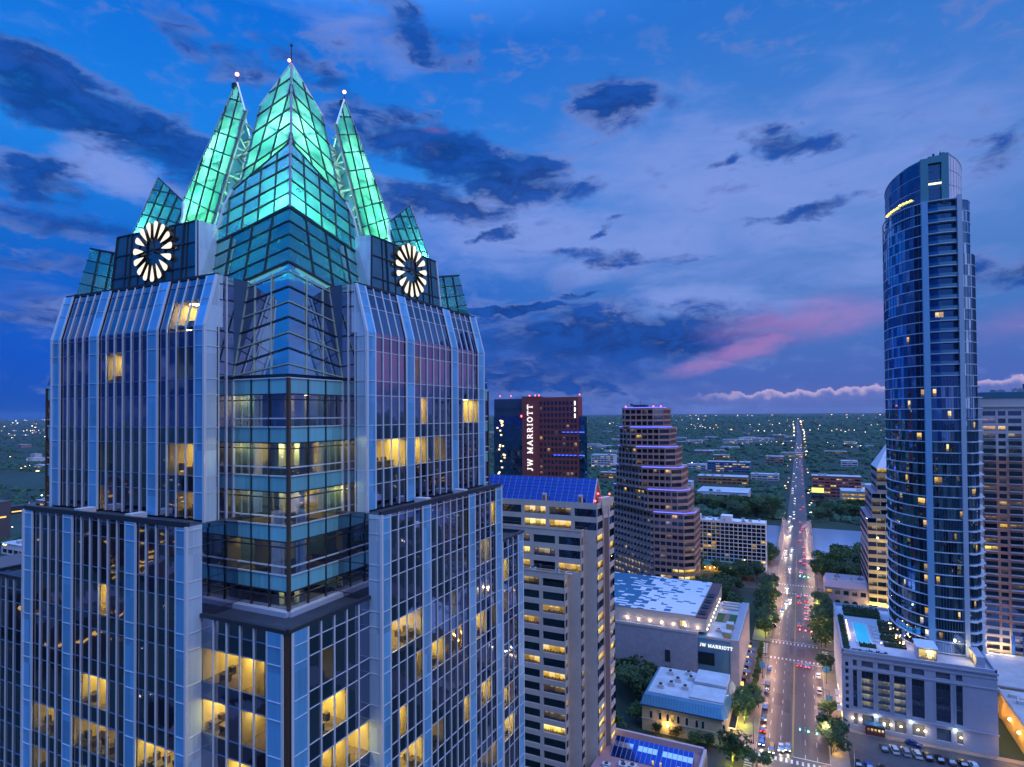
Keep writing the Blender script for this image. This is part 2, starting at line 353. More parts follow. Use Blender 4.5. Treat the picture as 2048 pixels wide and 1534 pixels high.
# shared materials
SILVER = mat('silver_metal', (.78, .82, .88), .45, .3)
DKMET = mat('dark_metal', (.05, .06, .08), .45, .5)
GV = glass('tower_vision_glass', (.46, .47, .60), wave=.022)
GS = glass('tower_spandrel_glass', (.30, .36, .48), wave=.02)
CLEAR = clear_glass('lit_pane')
CREAM = mat('office_wall', (.66, .52, .22), .8, var=.1, scale=.6)
CARPET = mat('office_carpet', (.16, .12, .08), .9, var=.3, scale=1.5)
FURN = mat('office_furniture', (.06, .04, .03), .5, var=.4, scale=1)
LAMPW = emis('ceiling_lamp', (1, .72, .22), 34)
CEIL = mat('office_ceiling', (.7, .62, .42), .8)
WDARK = glass('dark_window', (.18, .23, .32), wave=.01, wscale=1.0)
WDIM = lit_room('dim_window', (.30, .17, .03), .30, 1.6)
WLIT = lit_room('lit_window', (1.0, .56, .05), .75, 1.8)
WHOT = lit_room('bright_window', (1.0, .66, .10), 1.05, 2.4)
RED = emis('red_lamp', (1, .06, .05), 9)
# ================================================================== the crowned glass tower
CX, CY = -66.2, 64.6
TOWER = thing('office_tower', (CX, CY, 0), 'tall blue glass office tower with a green lit folded glass crown and two wheel clocks', 'skyscraper')
def SIDE(k):
    """side-local (t along the face, d outwards, z) -> world; sides 0 north, 1 west (towards the avenue), 2, 3"""
    def f(t, d, z):
        x, y = [(t, -d), (d, t), (-t, d), (-d, -t)][k]
        return (CX+x, CY+y, z)
    return f
PIERM = mat('pier_panel', (.17, .52, .88), .30, .35, isl=.32)
EDGEM = mat('corner_panel', (.58, .76, .94), .4, .25, isl=.22)
TEAL = mat('teal_spandrel', (.22, .60, .66), .12, .12, isl=.25)
BRONZE = mat('bronze_trim', (.16, .10, .07), .4, .6)
ROOFD = mat('dark_roof_membrane', (.03, .04, .06), .8, var=.3, scale=.5)
FZ, FP, SPH = 108.8, 4.87, 1.6           # top of a spandrel, storey pitch, spandrel height
def floors(z0, z1):
    """storey levels (top of spandrel) whose spandrel or window lies between z0 and z1"""
    out = []; k = -3
    while FZ-FP*k > z0-FP: out.append((k, FZ-FP*k)); k += 1
    return [(k, z) for k, z in out if z-SPH < z1]
LITN = [0]
def room(f, t0, t1, d, z0, z1, depth=5.0, style=0, parent=None, dim=False):
    """an office behind a clear pane: walls, floor, ceiling with lamps, desk, cupboard, picture"""
    p = MB(); p.poly([f(t0,d,z0), f(t1,d,z0), f(t1,d,z1), f(t0,d,z1)])
    pane = p.obj('lit_window', CLEAR, parent or TOWER)
    b = MB(); di, db = d-.12, d-depth
    Q = lambda *a: b.poly(*a)
    Q([f(t0,db,z0), f(t1,db,z0), f(t1,db,z1), f(t0,db,z1)], 0)
    Q([f(t0,di,z0), f(t0,db,z0), f(t0,db,z1), f(t0,di,z1)], 0); Q([f(t1,db,z0), f(t1,di,z0), f(t1,di,z1), f(t1,db,z1)], 0)
    Q([f(t0,di,z0), f(t1,di,z0), f(t1,db,z0), f(t0,db,z0)], 1); Q([f(t0,db,z1), f(t1,db,z1), f(t1,di,z1), f(t0,di,z1)], 4)
    n = max(1, int((t1-t0)/1.6)); rr = random.Random(LITN[0]*7+3); LITN[0] += 1
    for i in range(n):
        a = t0+(i+.5)*(t1-t0)/n
        for dd in ((1.2, 3.2) if not dim else (3.4,)):
            if rr.random() < .85: Q([f(a-.5,d-dd,z1-.03), f(a-.5,d-dd-.9,z1-.03), f(a+.5,d-dd-.9,z1-.03), f(a+.5,d-dd,z1-.03)], 2)
    def bx(a0, a1, d0, d1, h0, h1, mi):
        b.hexa([f(a0,d-d0,z0+h0), f(a1,d-d0,z0+h0), f(a1,d-d1,z0+h0), f(a0,d-d1,z0+h0)], [f(a0,d-d0,z0+h1), f(a1,d-d0,z0+h1), f(a1,d-d1,z0+h1), f(a0,d-d1,z0+h1)], mi)
    w = t1-t0
    for i in range(max(1, int(w/1.5))):
        a = t0+.15+i*1.5
        if a+1.1 > t1: break
        q = rr.random()
        if q < .45: bx(a, a+1.1, .5, 1.3, .7, .78, 3); bx(a+.1, a+.2, .6, 1.2, 0, .7, 3); bx(a+.9, a+1., .6, 1.2, 0, .7, 3); bx(a+.3, a+.8, 1.4, 1.9, .4, 1.15, 3)
        elif q < .65: bx(a, a+.8, depth-.6, depth-.1, 0, 2.0, 3)
        elif q < .8: bx(a+.1, a+.9, depth-.08, depth-.04, 1.3, 2.1, 3)
        else: bx(a+.2, a+.7, 1., 1.5, .35, 1.1, 3)
    if style == 1: bx(t0+w*.5, t0+w*.56, .3, depth-.1, 0, z1-z0-.05, 0)
    b.obj('room', [CREAM, CARPET, LAMPW, FURN, CEIL], pane)
    return pane
def face(k, d, t0, t1, z0, z1, pattern, lit=(), slope=None, detail=True, corner=None):
    """one flat curtain wall. pattern: list of 'P' (pier) and 'g' (pane) modules; lit: {(module range, storey): style};
    slope = (z break, d at the top) for the leaning head of a bay"""
    f0 = SIDE(k); n = len(pattern); w = (t1-t0)/n; ztop = slope[2] if slope else z1
    def f(t, dd, z):
        if slope and z > slope[0]: dd = dd-(z-slope[0])/(slope[2]-slope[0])*(d-slope[1])
        return f0(t, dd, z)
    lev = floors(z0, ztop); bounds = []
    for kk, z in lev:
        for a, b_, typ in ((z-SPH, z, 's'), (z, z+FP-SPH, 'v')):
            for lo, hi in (((a, slope[0]), (slope[0], b_)) if slope and a < slope[0] < b_ else ((a, b_),)):
                lo, hi = max(lo, z0), min(hi, ztop)
                if hi-lo > .05: bounds.append((kk, lo, hi, typ))
    litset = {}
    for (m0, m1, kk, st) in lit:
        for m_ in range(m0, m1+1): litset[(m_, kk)] = (m0, m1, st)
    sec = []; cur = None
    for i, c in enumerate(pattern):
        if c == 'g':
            if cur is None: cur = [i, i]
            cur[1] = i
        elif cur is not None: sec.append(cur); cur = None
    if cur is not None: sec.append(cur)
    for s0, s1 in sec:
        b = MB(); rooms = set()
        for kk, lo, hi, typ in bounds:
            for i in range(s0, s1+1):
                a0, a1 = t0+i*w, t0+(i+1)*w
                if typ == 'v' and (i, kk) in litset:
                    rooms.add((litset[(i, kk)], kk, lo, hi)); continue
                b.poly([f(a0,d,lo), f(a1,d,lo), f(a1,d,hi), f(a0,d,hi)], 1 if typ == 's' else 0)
        b.obj('curtain_wall', [GV, GS], TOWER)
        for (m0, m1, st), kk, lo, hi in sorted(rooms):
            room(f, t0+m0*w+.03, t0+(m1+1)*w-.03, d-.01, lo, hi, style=st, dim=(st == 2))
    # mullions and transoms: one lattice per curtain wall
    b = MB()
    for i in range(n+1):
        nb = (pattern[i-1] if i > 0 else 'P', pattern[i] if i < n else 'P')
        if nb == ('g', 'g'):
            ww, dp = (.11, .16)
            segs = [(z0, slope[0]), (slope[0], ztop)] if slope else [(z0, ztop)]
            for lo, hi in segs: b.bar(f(t0+i*w, d+dp/2, lo), f(t0+i*w, d+dp/2, hi), ww, dp, 0, up=Vector(f0(1,0,0))-Vector(f0(0,0,0)))
    for kk, z in lev:
        for zz in (z, z-SPH):
            if z0 < zz < ztop-.2:
                for s0, s1 in sec: b.bar(f(t0+s0*w, d+.03, zz), f(t0+(s1+1)*w, d+.03, zz), .07, .07, 0 if k else 2)  # north face gets the darker copy: shade put into the transom colour
    b.obj('mullion_lattice', [SILVER, DKMET, mat('shaded_transom', (.16, .26, .42), .4, .4)], TOWER)
    for i, c in enumerate(pattern):
        if c != 'P': continue
        b = MB(); a0, a1 = t0+i*w, t0+(i+1)*w; e = .11
        segs = [(z0, slope[0]), (slope[0], ztop)] if slope else [(z0, ztop)]
        for lo, hi in segs:
            b.hexa([f(a0+e,d+.22,lo), f(a1-e,d+.22,lo), f(a1-e,d-.1,lo), f(a0+e,d-.1,lo)], [f(a0+e,d+.22,hi), f(a1-e,d+.22,hi), f(a1-e,d-.1,hi), f(a0+e,d-.1,hi)], 0)
            for x in (a0+e*.5, a1-e*.5): b.bar(f(x, d+.14, lo), f(x, d+.14, hi), e, .42, 1, up=Vector(f0(1,0,0))-Vector(f0(0,0,0)))
        for kk, z in lev:
            for zz in (z, z-SPH):
                if z0 < zz < ztop-.2: b.bar(f(a0+e, d+.23, zz), f(a1-e, d+.23, zz), .08, .07, 1)
        b.obj('pier', [PIERM, SILVER], TOWER)
    return f
BAY = list('PggggPggggggPggggP')
BD, BH, LD, LH, XD, KD = 24.1, 13.2, 26.5, 13.9, 25.1, 20.9
ZB, ZBR, ZT, ZX = 94.6, 114.1, 119.4, 86.0
# storeys: k counts down from the one whose spandrel top is at 108.8
LIT = {
 (0, 'bay'): [(15, 16, 0, 0), (6, 7, 2, 0), (15, 16, 3, 0), (6, 6, 3, 2)],
 (0, 'low'): [(1, 3, 8, 2), (6, 10, 8, 2), (13, 16, 8, 0), (13, 14, 9, 1), (15, 16, 9, 0), (6, 8, 10, 0), (3, 4, 11, 0), (1, 2, 9, 2), (15, 16, 13, 0), (7, 9, 13, 2)],
 (0, 'box'): [(0, 2, 6, 2), (3, 3, 6, 0), (0, 1, 7, 0), (2, 4, 8, 1), (3, 4, 9, 0), (1, 3, 11, 0)],
 (1, 'box'): [(2, 3, 7, 0), (2, 3, 8, 1), (4, 5, 8, 0), (2, 2, 6, 2), (1, 3, 10, 0)],
 (1, 'low'): [(1, 4, 6, 0), (13, 14, 7, 0), (6, 7, 9, 2), (2, 3, 12, 0), (8, 11, 11, 2)],
 (1, 'bay'): [(14, 16, 1, 0), (1, 4, 2, 0), (6, 7, 2, 0), (9, 10, 2, 2)],
 (1, 'far'): [(1, 1, 5, 0), (2, 2, 7, 2)],
}
rq = random.Random(17)
for key, lo_, hi_, n_ in (((0, 'low'), 4, 16, 26), ((1, 'low'), 4, 16, 26), ((0, 'box'), 6, 14, 7), ((1, 'box'), 6, 14, 7), ((0, 'bay'), -1, 3, 5), ((1, 'bay'), -1, 3, 5), ((1, 'far'), 5, 14, 6)):
    npn = 5 if key[1] in ('box', 'far') else 17
    for i in range(n_):
        m_ = rq.randrange(0 if npn == 5 else 1, npn); kk = rq.randrange(lo_, hi_); w_ = rq.choice((0, 0, 1, 1, 2))
        m1 = min(m_+w_, npn-1)
        if npn == 17 and any(q in (5, 12) for q in range(m_, m1+1)): continue
        if npn == 5 and key[0] == 1 and key[1] == 'box' and m_ == 0: m_ = 1; m1 = max(m1, 1)
        if any(r_[2] == kk and not (m1 < r_[0]-0 or m_ > r_[1]+0) for r_ in LIT[key]): continue
        LIT[key].append((m_, m1, kk, rq.choice((0, 0, 1, 2))))
for k in range(4):
    f = SIDE(k)
    face(k, LD, -LH, LH, 0 if k < 2 else 40, ZB, BAY, LIT.get((k, 'low'), ()))
    face(k, BD, -BH, BH, ZB+.2, ZT, BAY, LIT.get((k, 'bay'), ()), slope=(ZBR, 22.7, ZT))
    face(k, XD, LH, XD-.5, 0 if k < 2 else 40, ZX, list('gggggP') if k == 0 else list('gggggP'), LIT.get((k, 'box' if k == 0 else 'far'), ()))
    face(k, XD, -XD+.5, -LH, 0 if k < 2 else 40, ZX, list('Pggggg'), LIT.get((k, 'box'), ()) if k == 1 else ())
    # returns: pale corner panel, then glass back to the core
    for s in (-1, 1):
        b = MB(); F = lambda t, d, z: f(s*t, d, z)
        def q(t, da, db, za, zb, mi, dz=0):
            p = [F(t,da,za), F(t,db,za), F(t,db,zb), F(t,da-dz,zb)]; b.poly(p if s > 0 else p[::-1], mi)
        q(BH, BD+.2, BD-1.2, ZB, ZBR, 0); q(BH, BD+.2, BD-1.9, ZBR, ZT, 0, 1.4)
        q(LH, LD+.2, XD-.05, 0 if k < 2 else 40, ZB, 0); 0
        for kk, z in floors(0, ZT):
            for zz in (z, z-SPH):
                if ZB < zz < ZBR: b.bar(F(BH+.02, BD+.2, zz), F(BH+.02, BD-1.4, zz), .07, .07, 1)
                if zz < ZB-.3 and zz > (0 if k < 2 else 40): b.bar(F(LH+.02, LD+.2, zz), F(LH+.02, XD, zz), .07, .07, 1)
        b.bar(F(BH, BD+.22, ZB), F(BH, BD+.22, ZBR), .25, .25, 1); b.bar(F(BH, BD+.22, ZBR), F(BH, BD-1.2, ZT), .25, .25, 1); b.bar(F(BH, BD-1.4, ZB), F(BH, BD-1.4, ZT), .12, .12, 1)
        b.bar(F(LH, LD+.22, 0 if k < 2 else 40), F(LH, LD+.22, ZB), .28, .28, 1)
        b.obj('corner_pier', [EDGEM, SILVER], TOWER)
        b = MB(); zs = sorted([z for kk, z in floors(ZX, ZT)]+[z-SPH for kk, z in floors(ZX, ZT)])
        zs = [ZX]+[z for z in zs if ZX+.1 < z < ZT]+[ZT]
        p = [F(LH,XD-.05,ZX-1.2), F(LH,KD-.3,ZX-1.2), F(LH,KD-.3,ZX), F(LH,XD-.05,ZX)]; b.poly(p if s > 0 else p[::-1], 0)
        for za, zb in zip(zs, zs[1:]):
            if za < ZB: p = [F(LH,XD-.05,za), F(LH,KD-.3,za), F(LH,KD-.3,min(zb,ZB)), F(LH,XD-.05,min(zb,ZB))]; b.poly(p if s > 0 else p[::-1], 0); b.bar(F(LH+.02, XD, za), F(LH+.02, KD, za), .07, .07, 2)
        for za, zb in zip(zs, zs[1:]):
            for da, db in ((BD-1.4, BD-2.3), (BD-2.3, KD)):
                if zb <= ZB+.5 and False: continue
                p = [F(BH-.02,da,za), F(BH-.02,db,za), F(BH-.02,db,zb), F(BH-.02,da,zb)]; b.poly(p if s > 0 else p[::-1], 0)
            p = [F(BH-.02,KD,za), F(BH-.02,9,za), F(BH-.02,9,zb), F(BH-.02,KD,zb)]; b.poly(p if s > 0 else p[::-1], 3)  # opaque added panel, its dark blue painted in place of a glass reflection
            b.bar(F(BH+.02, BD-1.4, za), F(BH+.02, KD, za), .07, .07, 2)
        b.bar(F(BH+.05, BD-2.3, ZX-.4), F(BH+.05, BD-2.3, ZT), .15, .15, 1)
        b.obj('return_glazing', [GV, SILVER, DKMET, mat('blue_reflection_panel', (.05, .11, .22), .45)], TOWER)
    # ledges and roofs
    b = MB()
    P = lambda pts, mi=0: b.poly([f(*p) for p in pts], mi)
    P([(-LH, LD, ZB), (LH, LD, ZB), (LH, BD-4, ZB), (-LH, BD-4, ZB)])
    b.bar(f(-LH, LD+.05, ZB+.15), f(LH, LD+.05, ZB+.15), .35, .5, 1)
    for t in (-4.4, 4.4): b.hexa([f(t-.5,LD-.2,ZB), f(t+.5,LD-.2,ZB), f(t+.5,BD+.5,ZB), f(t-.5,BD+.5,ZB)], [f(t-.5,LD-.2,ZB+.55), f(t+.5,LD-.2,ZB+.55), f(t+.5,BD+.5,ZB+.55), f(t-.5,BD+.5,ZB+.55)], 2)
    P([(-BH, 22.7, ZT), (BH, 22.7, ZT), (BH, 14, ZT), (-BH, 14, ZT)]); b.bar(f(-BH, 22.7, ZT+.05), f(BH, 22.7, ZT+.05), .3, .3, 1)
    P([(LH, XD-.1, ZX-.5), (XD-.1, XD-.1, ZX-.5), (XD-.1, LH, ZX-.5), (LH, LH, ZX-.5)])
    for s in (-1, 1): b.bar(f(s*LH, XD, ZX-.1), f(s*XD, XD, ZX-.1), .45, .35, 1)
    for s in (-1, 1): b.bar(f(s*BH, KD+.35, ZX-.25), f(s*(KD+.35), KD+.35, ZX-.25), .7, .5, 3)
    b.obj('ledge_roof', [ROOFD, DKMET, SILVER, mat('pale_curb', (.42, .46, .55), .6)], TOWER)
    # chamfered corner post of the box
    b = MB(); b.prism([(f(XD-.5,XD,0)[0], f(XD-.5,XD,0)[1]), (f(XD+.02,XD-.1,0)[0], f(XD+.02,XD-.1,0)[1]), (f(XD-.1,XD-.6,0)[0], f(XD-.1,XD-.6,0)[1]), (f(XD-.6,XD-.6,0)[0], f(XD-.6,XD-.6,0)[1])], 0, ZX, 0)
    b.obj('corner_post', [BRONZE], TOWER)
    # --- glazed core corner below the crown: clear storeys with teal spandrels, halves on both sides
    for s in (-1, 1):
        F = lambda t, d, z: f(s*t, d, z)
        gl, sp, fr = MB(), MB(), MB(); ts = [BH, 15.8, 18.3, KD]
        def Q(m_, p, mi=0): m_.poly(p if s > 0 else p[::-1], mi)
        for j in range(0, 6):
            z = FZ-FP*j
            if z-SPH < ZX-1: zlo = ZX-.5
            for a0, a1 in zip(ts, ts[1:]):
                if z > ZX: Q(sp, [F(a0,KD,max(z-SPH,ZX-.4)), F(a1,KD,max(z-SPH,ZX-.4)), F(a1,KD,z), F(a0,KD,z)])
            if sp.f: sp.obj('spandrel', [TEAL], TOWER); sp = MB()
            for a0, a1 in zip(ts, ts[1:]):
                if j < 5: Q(gl, [F(a0,KD-.02,z-FP), F(a1,KD-.02,z-FP), F(a1,KD-.02,z-SPH), F(a0,KD-.02,z-SPH)])
            for zz in ((z, z-SPH, z-SPH-.55, z-FP+.85) if j < 5 else (z,)):
                if zz > ZX-.3: fr.bar(F(BH, KD+.05, zz), F(KD+.05, KD+.05, zz), .12, .12, 0 if zz in (z, z-FP+.85) else 1)
        for t in ts[:-1]: fr.bar(F(t+.02, KD+.05, ZX-.4), F(t+.02, KD+.05, FZ), .12 if t > BH else .22, .15, 1 if t > BH else 0)
        if s > 0: fr.bar(F(KD, KD, ZX-.4), F(KD, KD, FZ), .3, .3, 2)
        gl.obj('storey_glazing', [clear_glass('core_glass', (.55, .7, .8), .34)] if 'core_glass' not in MATS else [MATS['core_glass']], TOWER)
        fr.obj('mullion_lattice', [SILVER, DKMET, BRONZE], TOWER)
    # storeys inside the core corner
    b = MB()
    for j in range(0, 6):
        z = FZ-FP*j
        for mi, (za, zb) in ((1, (z-SPH+.1, z-.05)),):
            pts = [f(9, KD-.25, 0), f(KD-.25, KD-.25, 0), f(KD-.25, 9, 0), f(9, 9, 0)]
            b.hexa([(p[0], p[1], za) for p in pts], [(p[0], p[1], zb) for p in pts], 1)
    pts = [f(9, 13.5, 0), f(13.5, 13.5, 0), f(13.5, 9, 0), f(9, 9, 0)]
    b.hexa([(p[0], p[1], ZX-.5) for p in pts], [(p[0], p[1], FZ) for p in pts], 0)
    rr = random.Random(11+k)
    WARMJ = {0: (0, 1, 3), 1: (1, 2, 3)}
    for j in range(0, 5):
        z1_ = FZ-FP*j-SPH+.1; z0_ = FZ-FP*(j+1)-.05
        warm = rr.random() < .5
        for q in range(4):
            t = 14.0+q*1.7
            if rr.random() < .5: b.box(*f(t, KD-1.2-rr.random(), z0_), *f(t+.9, KD-2.8, z0_+.8), 2)
            if rr.random() < .5: b.box(*f(KD-1.2-rr.random(), t, z0_), *f(KD-2.8, t+.9, z0_+.8), 2)
        # columns behind the glass, pale
        for (t, d) in ((17.2, 18.6), (18.6, 17.2)): b.box(*f(t-.35, d-.35, z0_), *f(t+.35, d+.35, z1_), 4)
        if j in (0, 1, 3): b.box(*f(15.9, KD-.3, z0_), *f(16.0, 13.5, z1_), 0)
        if j in (1, 2): b.box(*f(KD-.3, 15.9, z0_), *f(13.5, 16.0, z1_), 0)
        for (t, d) in ((14.6, 18.6), (14.6, 16.4), (18.6, 14.6), (16.4, 14.6), (18.6, 18.6)):
            if rr.random() < (.5 if t != d else .3):
                p = [f(t-.9,d-.25,z1_-.02), f(t+.9,d-.25,z1_-.02), f(t+.9,d+.25,z1_-.02), f(t-.9,d+.25,z1_-.02)]; b.poly(p[::-1], 3)
    b.obj('storey_interior', [CREAM, CARPET, FURN, emis('storey_lamp', (1, .72, .28), 22), mat('pale_column', (.5, .55, .6), .6)], TOWER)
def lamp(name, loc, col, w, r=.4, parent=None, kind='POINT'):
    l = bpy.data.lights.new(name, kind); l.energy = w; l.color = col; l.shadow_soft_size = r
    o = bpy.data.objects.new(name, l); COL.objects.link(o)
    if parent is not None: o.parent = parent; loc = Vector(loc)-Vector(ORG[parent.name])
    o.location = loc; return o
for k, t, d, j, w in ((0, 14.6, 18.8, 0, 130), (0, 14.6, 18.8, 1, 190), (0, 18.6, 18.8, 1, 190), (1, -14.8, 18.8, 2, 260), (1, -16.9, 18.6, 2, 160), (0, 17.2, 18.8, 3, 120), (1, -15, 18.8, 1, 60), (0, 14.6, 18, 2, 70)):
    lamp('office_lamp', SIDE(k)(t, d, FZ-FP*j-SPH-.5), (1, .72, .20), w*1.7, .25, TOWER)
# ------------------------------------------------------------------ crown
def crown_glass(name, c, glow, refl=.25, rough=.15):
    """frosted glass that passes the light of the lamps behind it, each pane a little different"""
    m = bpy.data.materials.new(name); m.use_nodes = True; MATS[name] = m
    nt = m.node_tree; g = G(nt); nt.nodes.remove(nt.nodes['Principled BSDF'])
    rnd = g.node('ShaderNodeNewGeometry').outputs['Random Per Island']
    tc = g.node('ShaderNodeTexCoord').outputs['Object']
    f = g.math('ADD', g.math('MULTIPLY', rnd, .4), g.math('MULTIPLY', g.noise(tc, .28, 3).outputs[0], .6))
    col = g.mix(g.smooth(f, .3, .68), (c[0]*.22, c[1]*.42, c[2]*.5), c)
    tr = g.node('ShaderNodeBsdfTranslucent', {'Color': col}); df = g.node('ShaderNodeBsdfDiffuse', {'Color': g.mix(.5, col, (.02, .05, .06))})
    tp = g.node('ShaderNodeBsdfTransparent', {'Color': (*c, 1)})
    gl = g.node('ShaderNodeBsdfGlossy', {'Color': (.6, .8, .9, 1), 'Roughness': rough})
    fr = g.node('ShaderNodeLayerWeight', {'Blend': .3}).outputs['Fresnel']
    m1 = g.node('ShaderNodeMixShader', {0: 1-glow, 1: tr.outputs[0], 2: df.outputs[0]})
    m2 = g.node('ShaderNodeMixShader', {0: .2, 1: m1.outputs[0], 2: tp.outputs[0]})
    m3 = g.node('ShaderNodeMixShader', {0: g.math('ADD', refl*.4, g.math('MULTIPLY', fr, refl), clamp=True), 1: m2.outputs[0], 2: gl.outputs[0]})
    nt.links.new(m3.outputs[0], nt.nodes['Material Output'].inputs[0]); return m
CG = crown_glass('crown_glass', (.44, .90, .70), .85)
CG2 = crown_glass('shard_glass', (.38, .86, .72), .85, .35)
LANT = crown_glass('lantern_glass', (.07, .30, .40), .5, .8, .04)
ATRI = clear_glass('atrium_glass', (.35, .6, .9), .58)
def lattice(b, poly, A, B, na, nb, w, mi=0, out=None, dp=None):
    """bars along the planar convex polygon: families of lines parallel to A and to B"""
    P = [Vector(p) for p in poly]; A = Vector(A).normalized(); N = (P[1]-P[0]).cross(P[2]-P[0]).normalized()
    if out is not None and N.dot(Vector(out)) < 0: N = -N
    for D, n, S in ((A, na, Vector(B)), (Vector(B).normalized(), nb, A)):
        S = (S - D*S.dot(D)).normalized(); vals = [p.dot(S) for p in P]; lo, hi = min(vals), max(vals)
        for i in range(1, n):
            c = lo+(hi-lo)*i/n; hits = []
            for p, q in zip(P, P[1:]+P[:1]):
                a, e = p.dot(S)-c, q.dot(S)-c
                if a*e < 0: hits.append(p+(q-p)*(a/(a-e)))
            if len(hits) == 2 and (hits[0]-hits[1]).length > .3:
                o = N*.06; b.bar(hits[0]+o, hits[1]+o, w, dp or w, mi, up=N)
def cells(b, poly, A, B, na, nb, mi=0):
    """the panes of a planar convex polygon, cut along the same two families of lines (each pane an island)"""
    P = [Vector(p) for p in poly]; A = Vector(A).normalized(); B = Vector(B).normalized()
    def split(pl, S, c):
        L_, R_ = [], []
        for p, q in zip(pl, pl[1:]+pl[:1]):
            a, e = p.dot(S)-c, q.dot(S)-c
            (L_ if a <= 0 else R_).append(p)
            if a*e < 0:
                h = p+(q-p)*(a/(a-e)); L_.append(h); R_.append(h)
        return L_, R_
    todo = [P]
    for D, n, S in ((A, na, B), (B, nb, A)):
        S = (S - D*S.dot(D)).normalized(); vals = [p.dot(S) for p in P]; lo, hi = min(vals), max(vals)
        for i in range(1, n):
            nxt = []
            for pl in todo:
                for h in split(pl, S, lo+(hi-lo)*i/n):
                    if len(h) > 2: nxt.append(h)
            todo = nxt
    for pl in todo: b.poly(pl, mi)
CRED = 'crown'
for k in range(4):
    f = SIDE(k)
    # corner k = between side k (t>0 end) and side k+1 (t<0 end); h = 0 half on side k, 1 half on side k+1
    for h in (0, 1):
        fs = SIDE(k) if h == 0 else SIDE((k+1) % 4)
        F = (lambda t, d, z, fs=fs: fs(t, d, z)) if h == 0 else (lambda t, d, z, fs=fs: fs(-t, d, z))
        V = lambda t, d, z: Vector(F(t, d, z))
        out = Vector(F(0, 1, 0))-Vector(F(0, 0, 0))
        # atrium (109.2..121) and lantern (121..127.2): planes leaning in; rails fall away from the corner
        dd = lambda z: KD-(z-109.2)*3.3/18
        tl = lambda z: dd(z)
        sl = .20
        at = MB(); fr = MB(); la = MB(); fl = MB()
        z = 109.2
        zl = [109.2]+[110.2+1.62*i for i in range(7)]
        for i in range(len(zl)):
            za = zl[i]; zb = zl[i+1] if i+1 < len(zl) else 121.0
            # corner heights za..zb, falling by sl per metre; clipped at the floor line 109.2
            def pt(t, zc, c=0):
                zz = max(109.2, zc-(dd(zc)-t)*sl) if i or c else 109.2
                return V(t, dd(zz), zz)
            tz = [BH, 16.2, 18.6, 99]; sh = lambda a, zc: a if a == BH else min(a-(KD-dd(zc)), dd(zc))
            for a0, a1 in zip(tz, tz[1:]):
                p = [pt(sh(a0, za), za), pt(sh(a1, za), za), pt(sh(a1, zb), zb, 1), pt(sh(a0, zb), zb, 1)]
                at.poly(p if h == 0 else p[::-1])
            if i: fr.bar(pt(dd(za), za)+out*.08, pt(BH, za)+out*.08, .13, .13, 0 if i % 2 else 1)
        for t in (BH+.05, 16.2, 18.6):
            t2 = t if t < 14 else t-(KD-dd(120)); fr.bar(V(t, dd(109.2)+.05, 109.2), V(t2, dd(119.5)+.05, 120.3-(18.7-t2)*sl), .13, .13, 0)
        at.obj('atrium_glazing', [ATRI], TOWER); fr.obj('mullion_lattice', [mat('rail_metal', (.42, .52, .42), .5, .2), DKMET], TOWER)  # pale green rail tint stands for green lamp light
        T0 = 6.2
        zs = [121.0+1.55*i for i in range(5)]
        for za, zb in zip(zs, zs[1:]):
            for a0, a1 in ((T0, 9.4), (9.4, 12.5), (12.5, 15.4), (15.4, 99)):
                q = lambda t, zc: V(min(t, dd(zc)), dd(zc-(dd(zc)-min(t, dd(zc)))*.24), zc-(dd(zc)-min(t, dd(zc)))*.24)
                p = [q(a0, za), q(a1, za), q(a1, zb), q(a0, zb)]; la.poly(p if h == 0 else p[::-1])
        for i, zc in enumerate(zs):
            e = .12 if 0 < i < 4 else .22
            fl.bar(q(99, zc)+out*.06, q(T0, zc)+out*.06, e, e, 0)
        for t in (9.4, 12.5, 15.4): fl.bar(q(t, 121.0)+out*.06, q(t, 127.2)+out*.06, .16, .16, 0)
        la.obj('lantern_glazing', [LANT], TOWER); fl.obj('mullion_lattice', [DKMET, mat('rose_steel', (.45, .40, .45), .4, .4)], TOWER)
        # lamp strip in the slot under the lantern
        b = MB(); b.bar(q(17.6, 120.75)-out*.25, q(9.5, 120.75)-out*.25, .3, .25, 0); b.obj('lamp_strip', [emis('slot_lamp', (.55, 1, .40), .8)], TOWER)
        # outer shard
        C = V(14.8, 14.8, 127.2); B = V(12.1, 12.1, 137.6); E = V(6.3, 15.9, 124.5)
        n_ = (E-C).cross(B-C)
        def on(t, z):     # point of the shard's plane at (t, z): solve for d
            a, c0 = V(t, 0, z), V(t, 1, z); u = c0-a
            return a+u*((C-a).dot(n_)/u.dot(n_))
        pl = [C, B, on(4.5, 132.5), on(3.7, 130.3), on(3.6, 126.2), on(3.6, 123.6)]
        pl = pl if h else pl[::-1]
        g_ = MB(); cells(g_, pl, E-C, on(8, 135)-on(9.8, 126.5), 6, 5); g_.obj('outer_shard', [CG2], TOWER)
        b = MB(); lattice(b, pl, E-C, on(8, 135)-on(9.8, 126.5), 6, 5, .15, 0, out)
        b.bar(C, B, .22, .22, 1); b.bar(B, pl[2] if h else pl[3], .16, .16, 0)
        pp = pl if h else pl[::-1]
        b.bar(pp[2], pp[3], .35, .35, 1); b.bar(pp[3], pp[4], .35, .35, 1)
        b.obj('shard_lattice', [DKMET, SILVER], TOWER)
        # inner petal
        A = V(5.2, 5.2, 152.4); R = V(9.7, 9.7, 135.7); Vt = V(1.4, 7.1, 146.6)
        n_ = (R-A).cross(Vt-A)
        def pn(t, z):
            a, c0 = V(t, 0, z), V(t, 1, z); u = c0-a
            return a+u*((A-a).dot(n_)/u.dot(n_))
        Rb = A+(R-A)*(27.0/16.7)
        pl = [A, Rb, pn(1.65, 125.6), pn(1.7, 135), Vt]
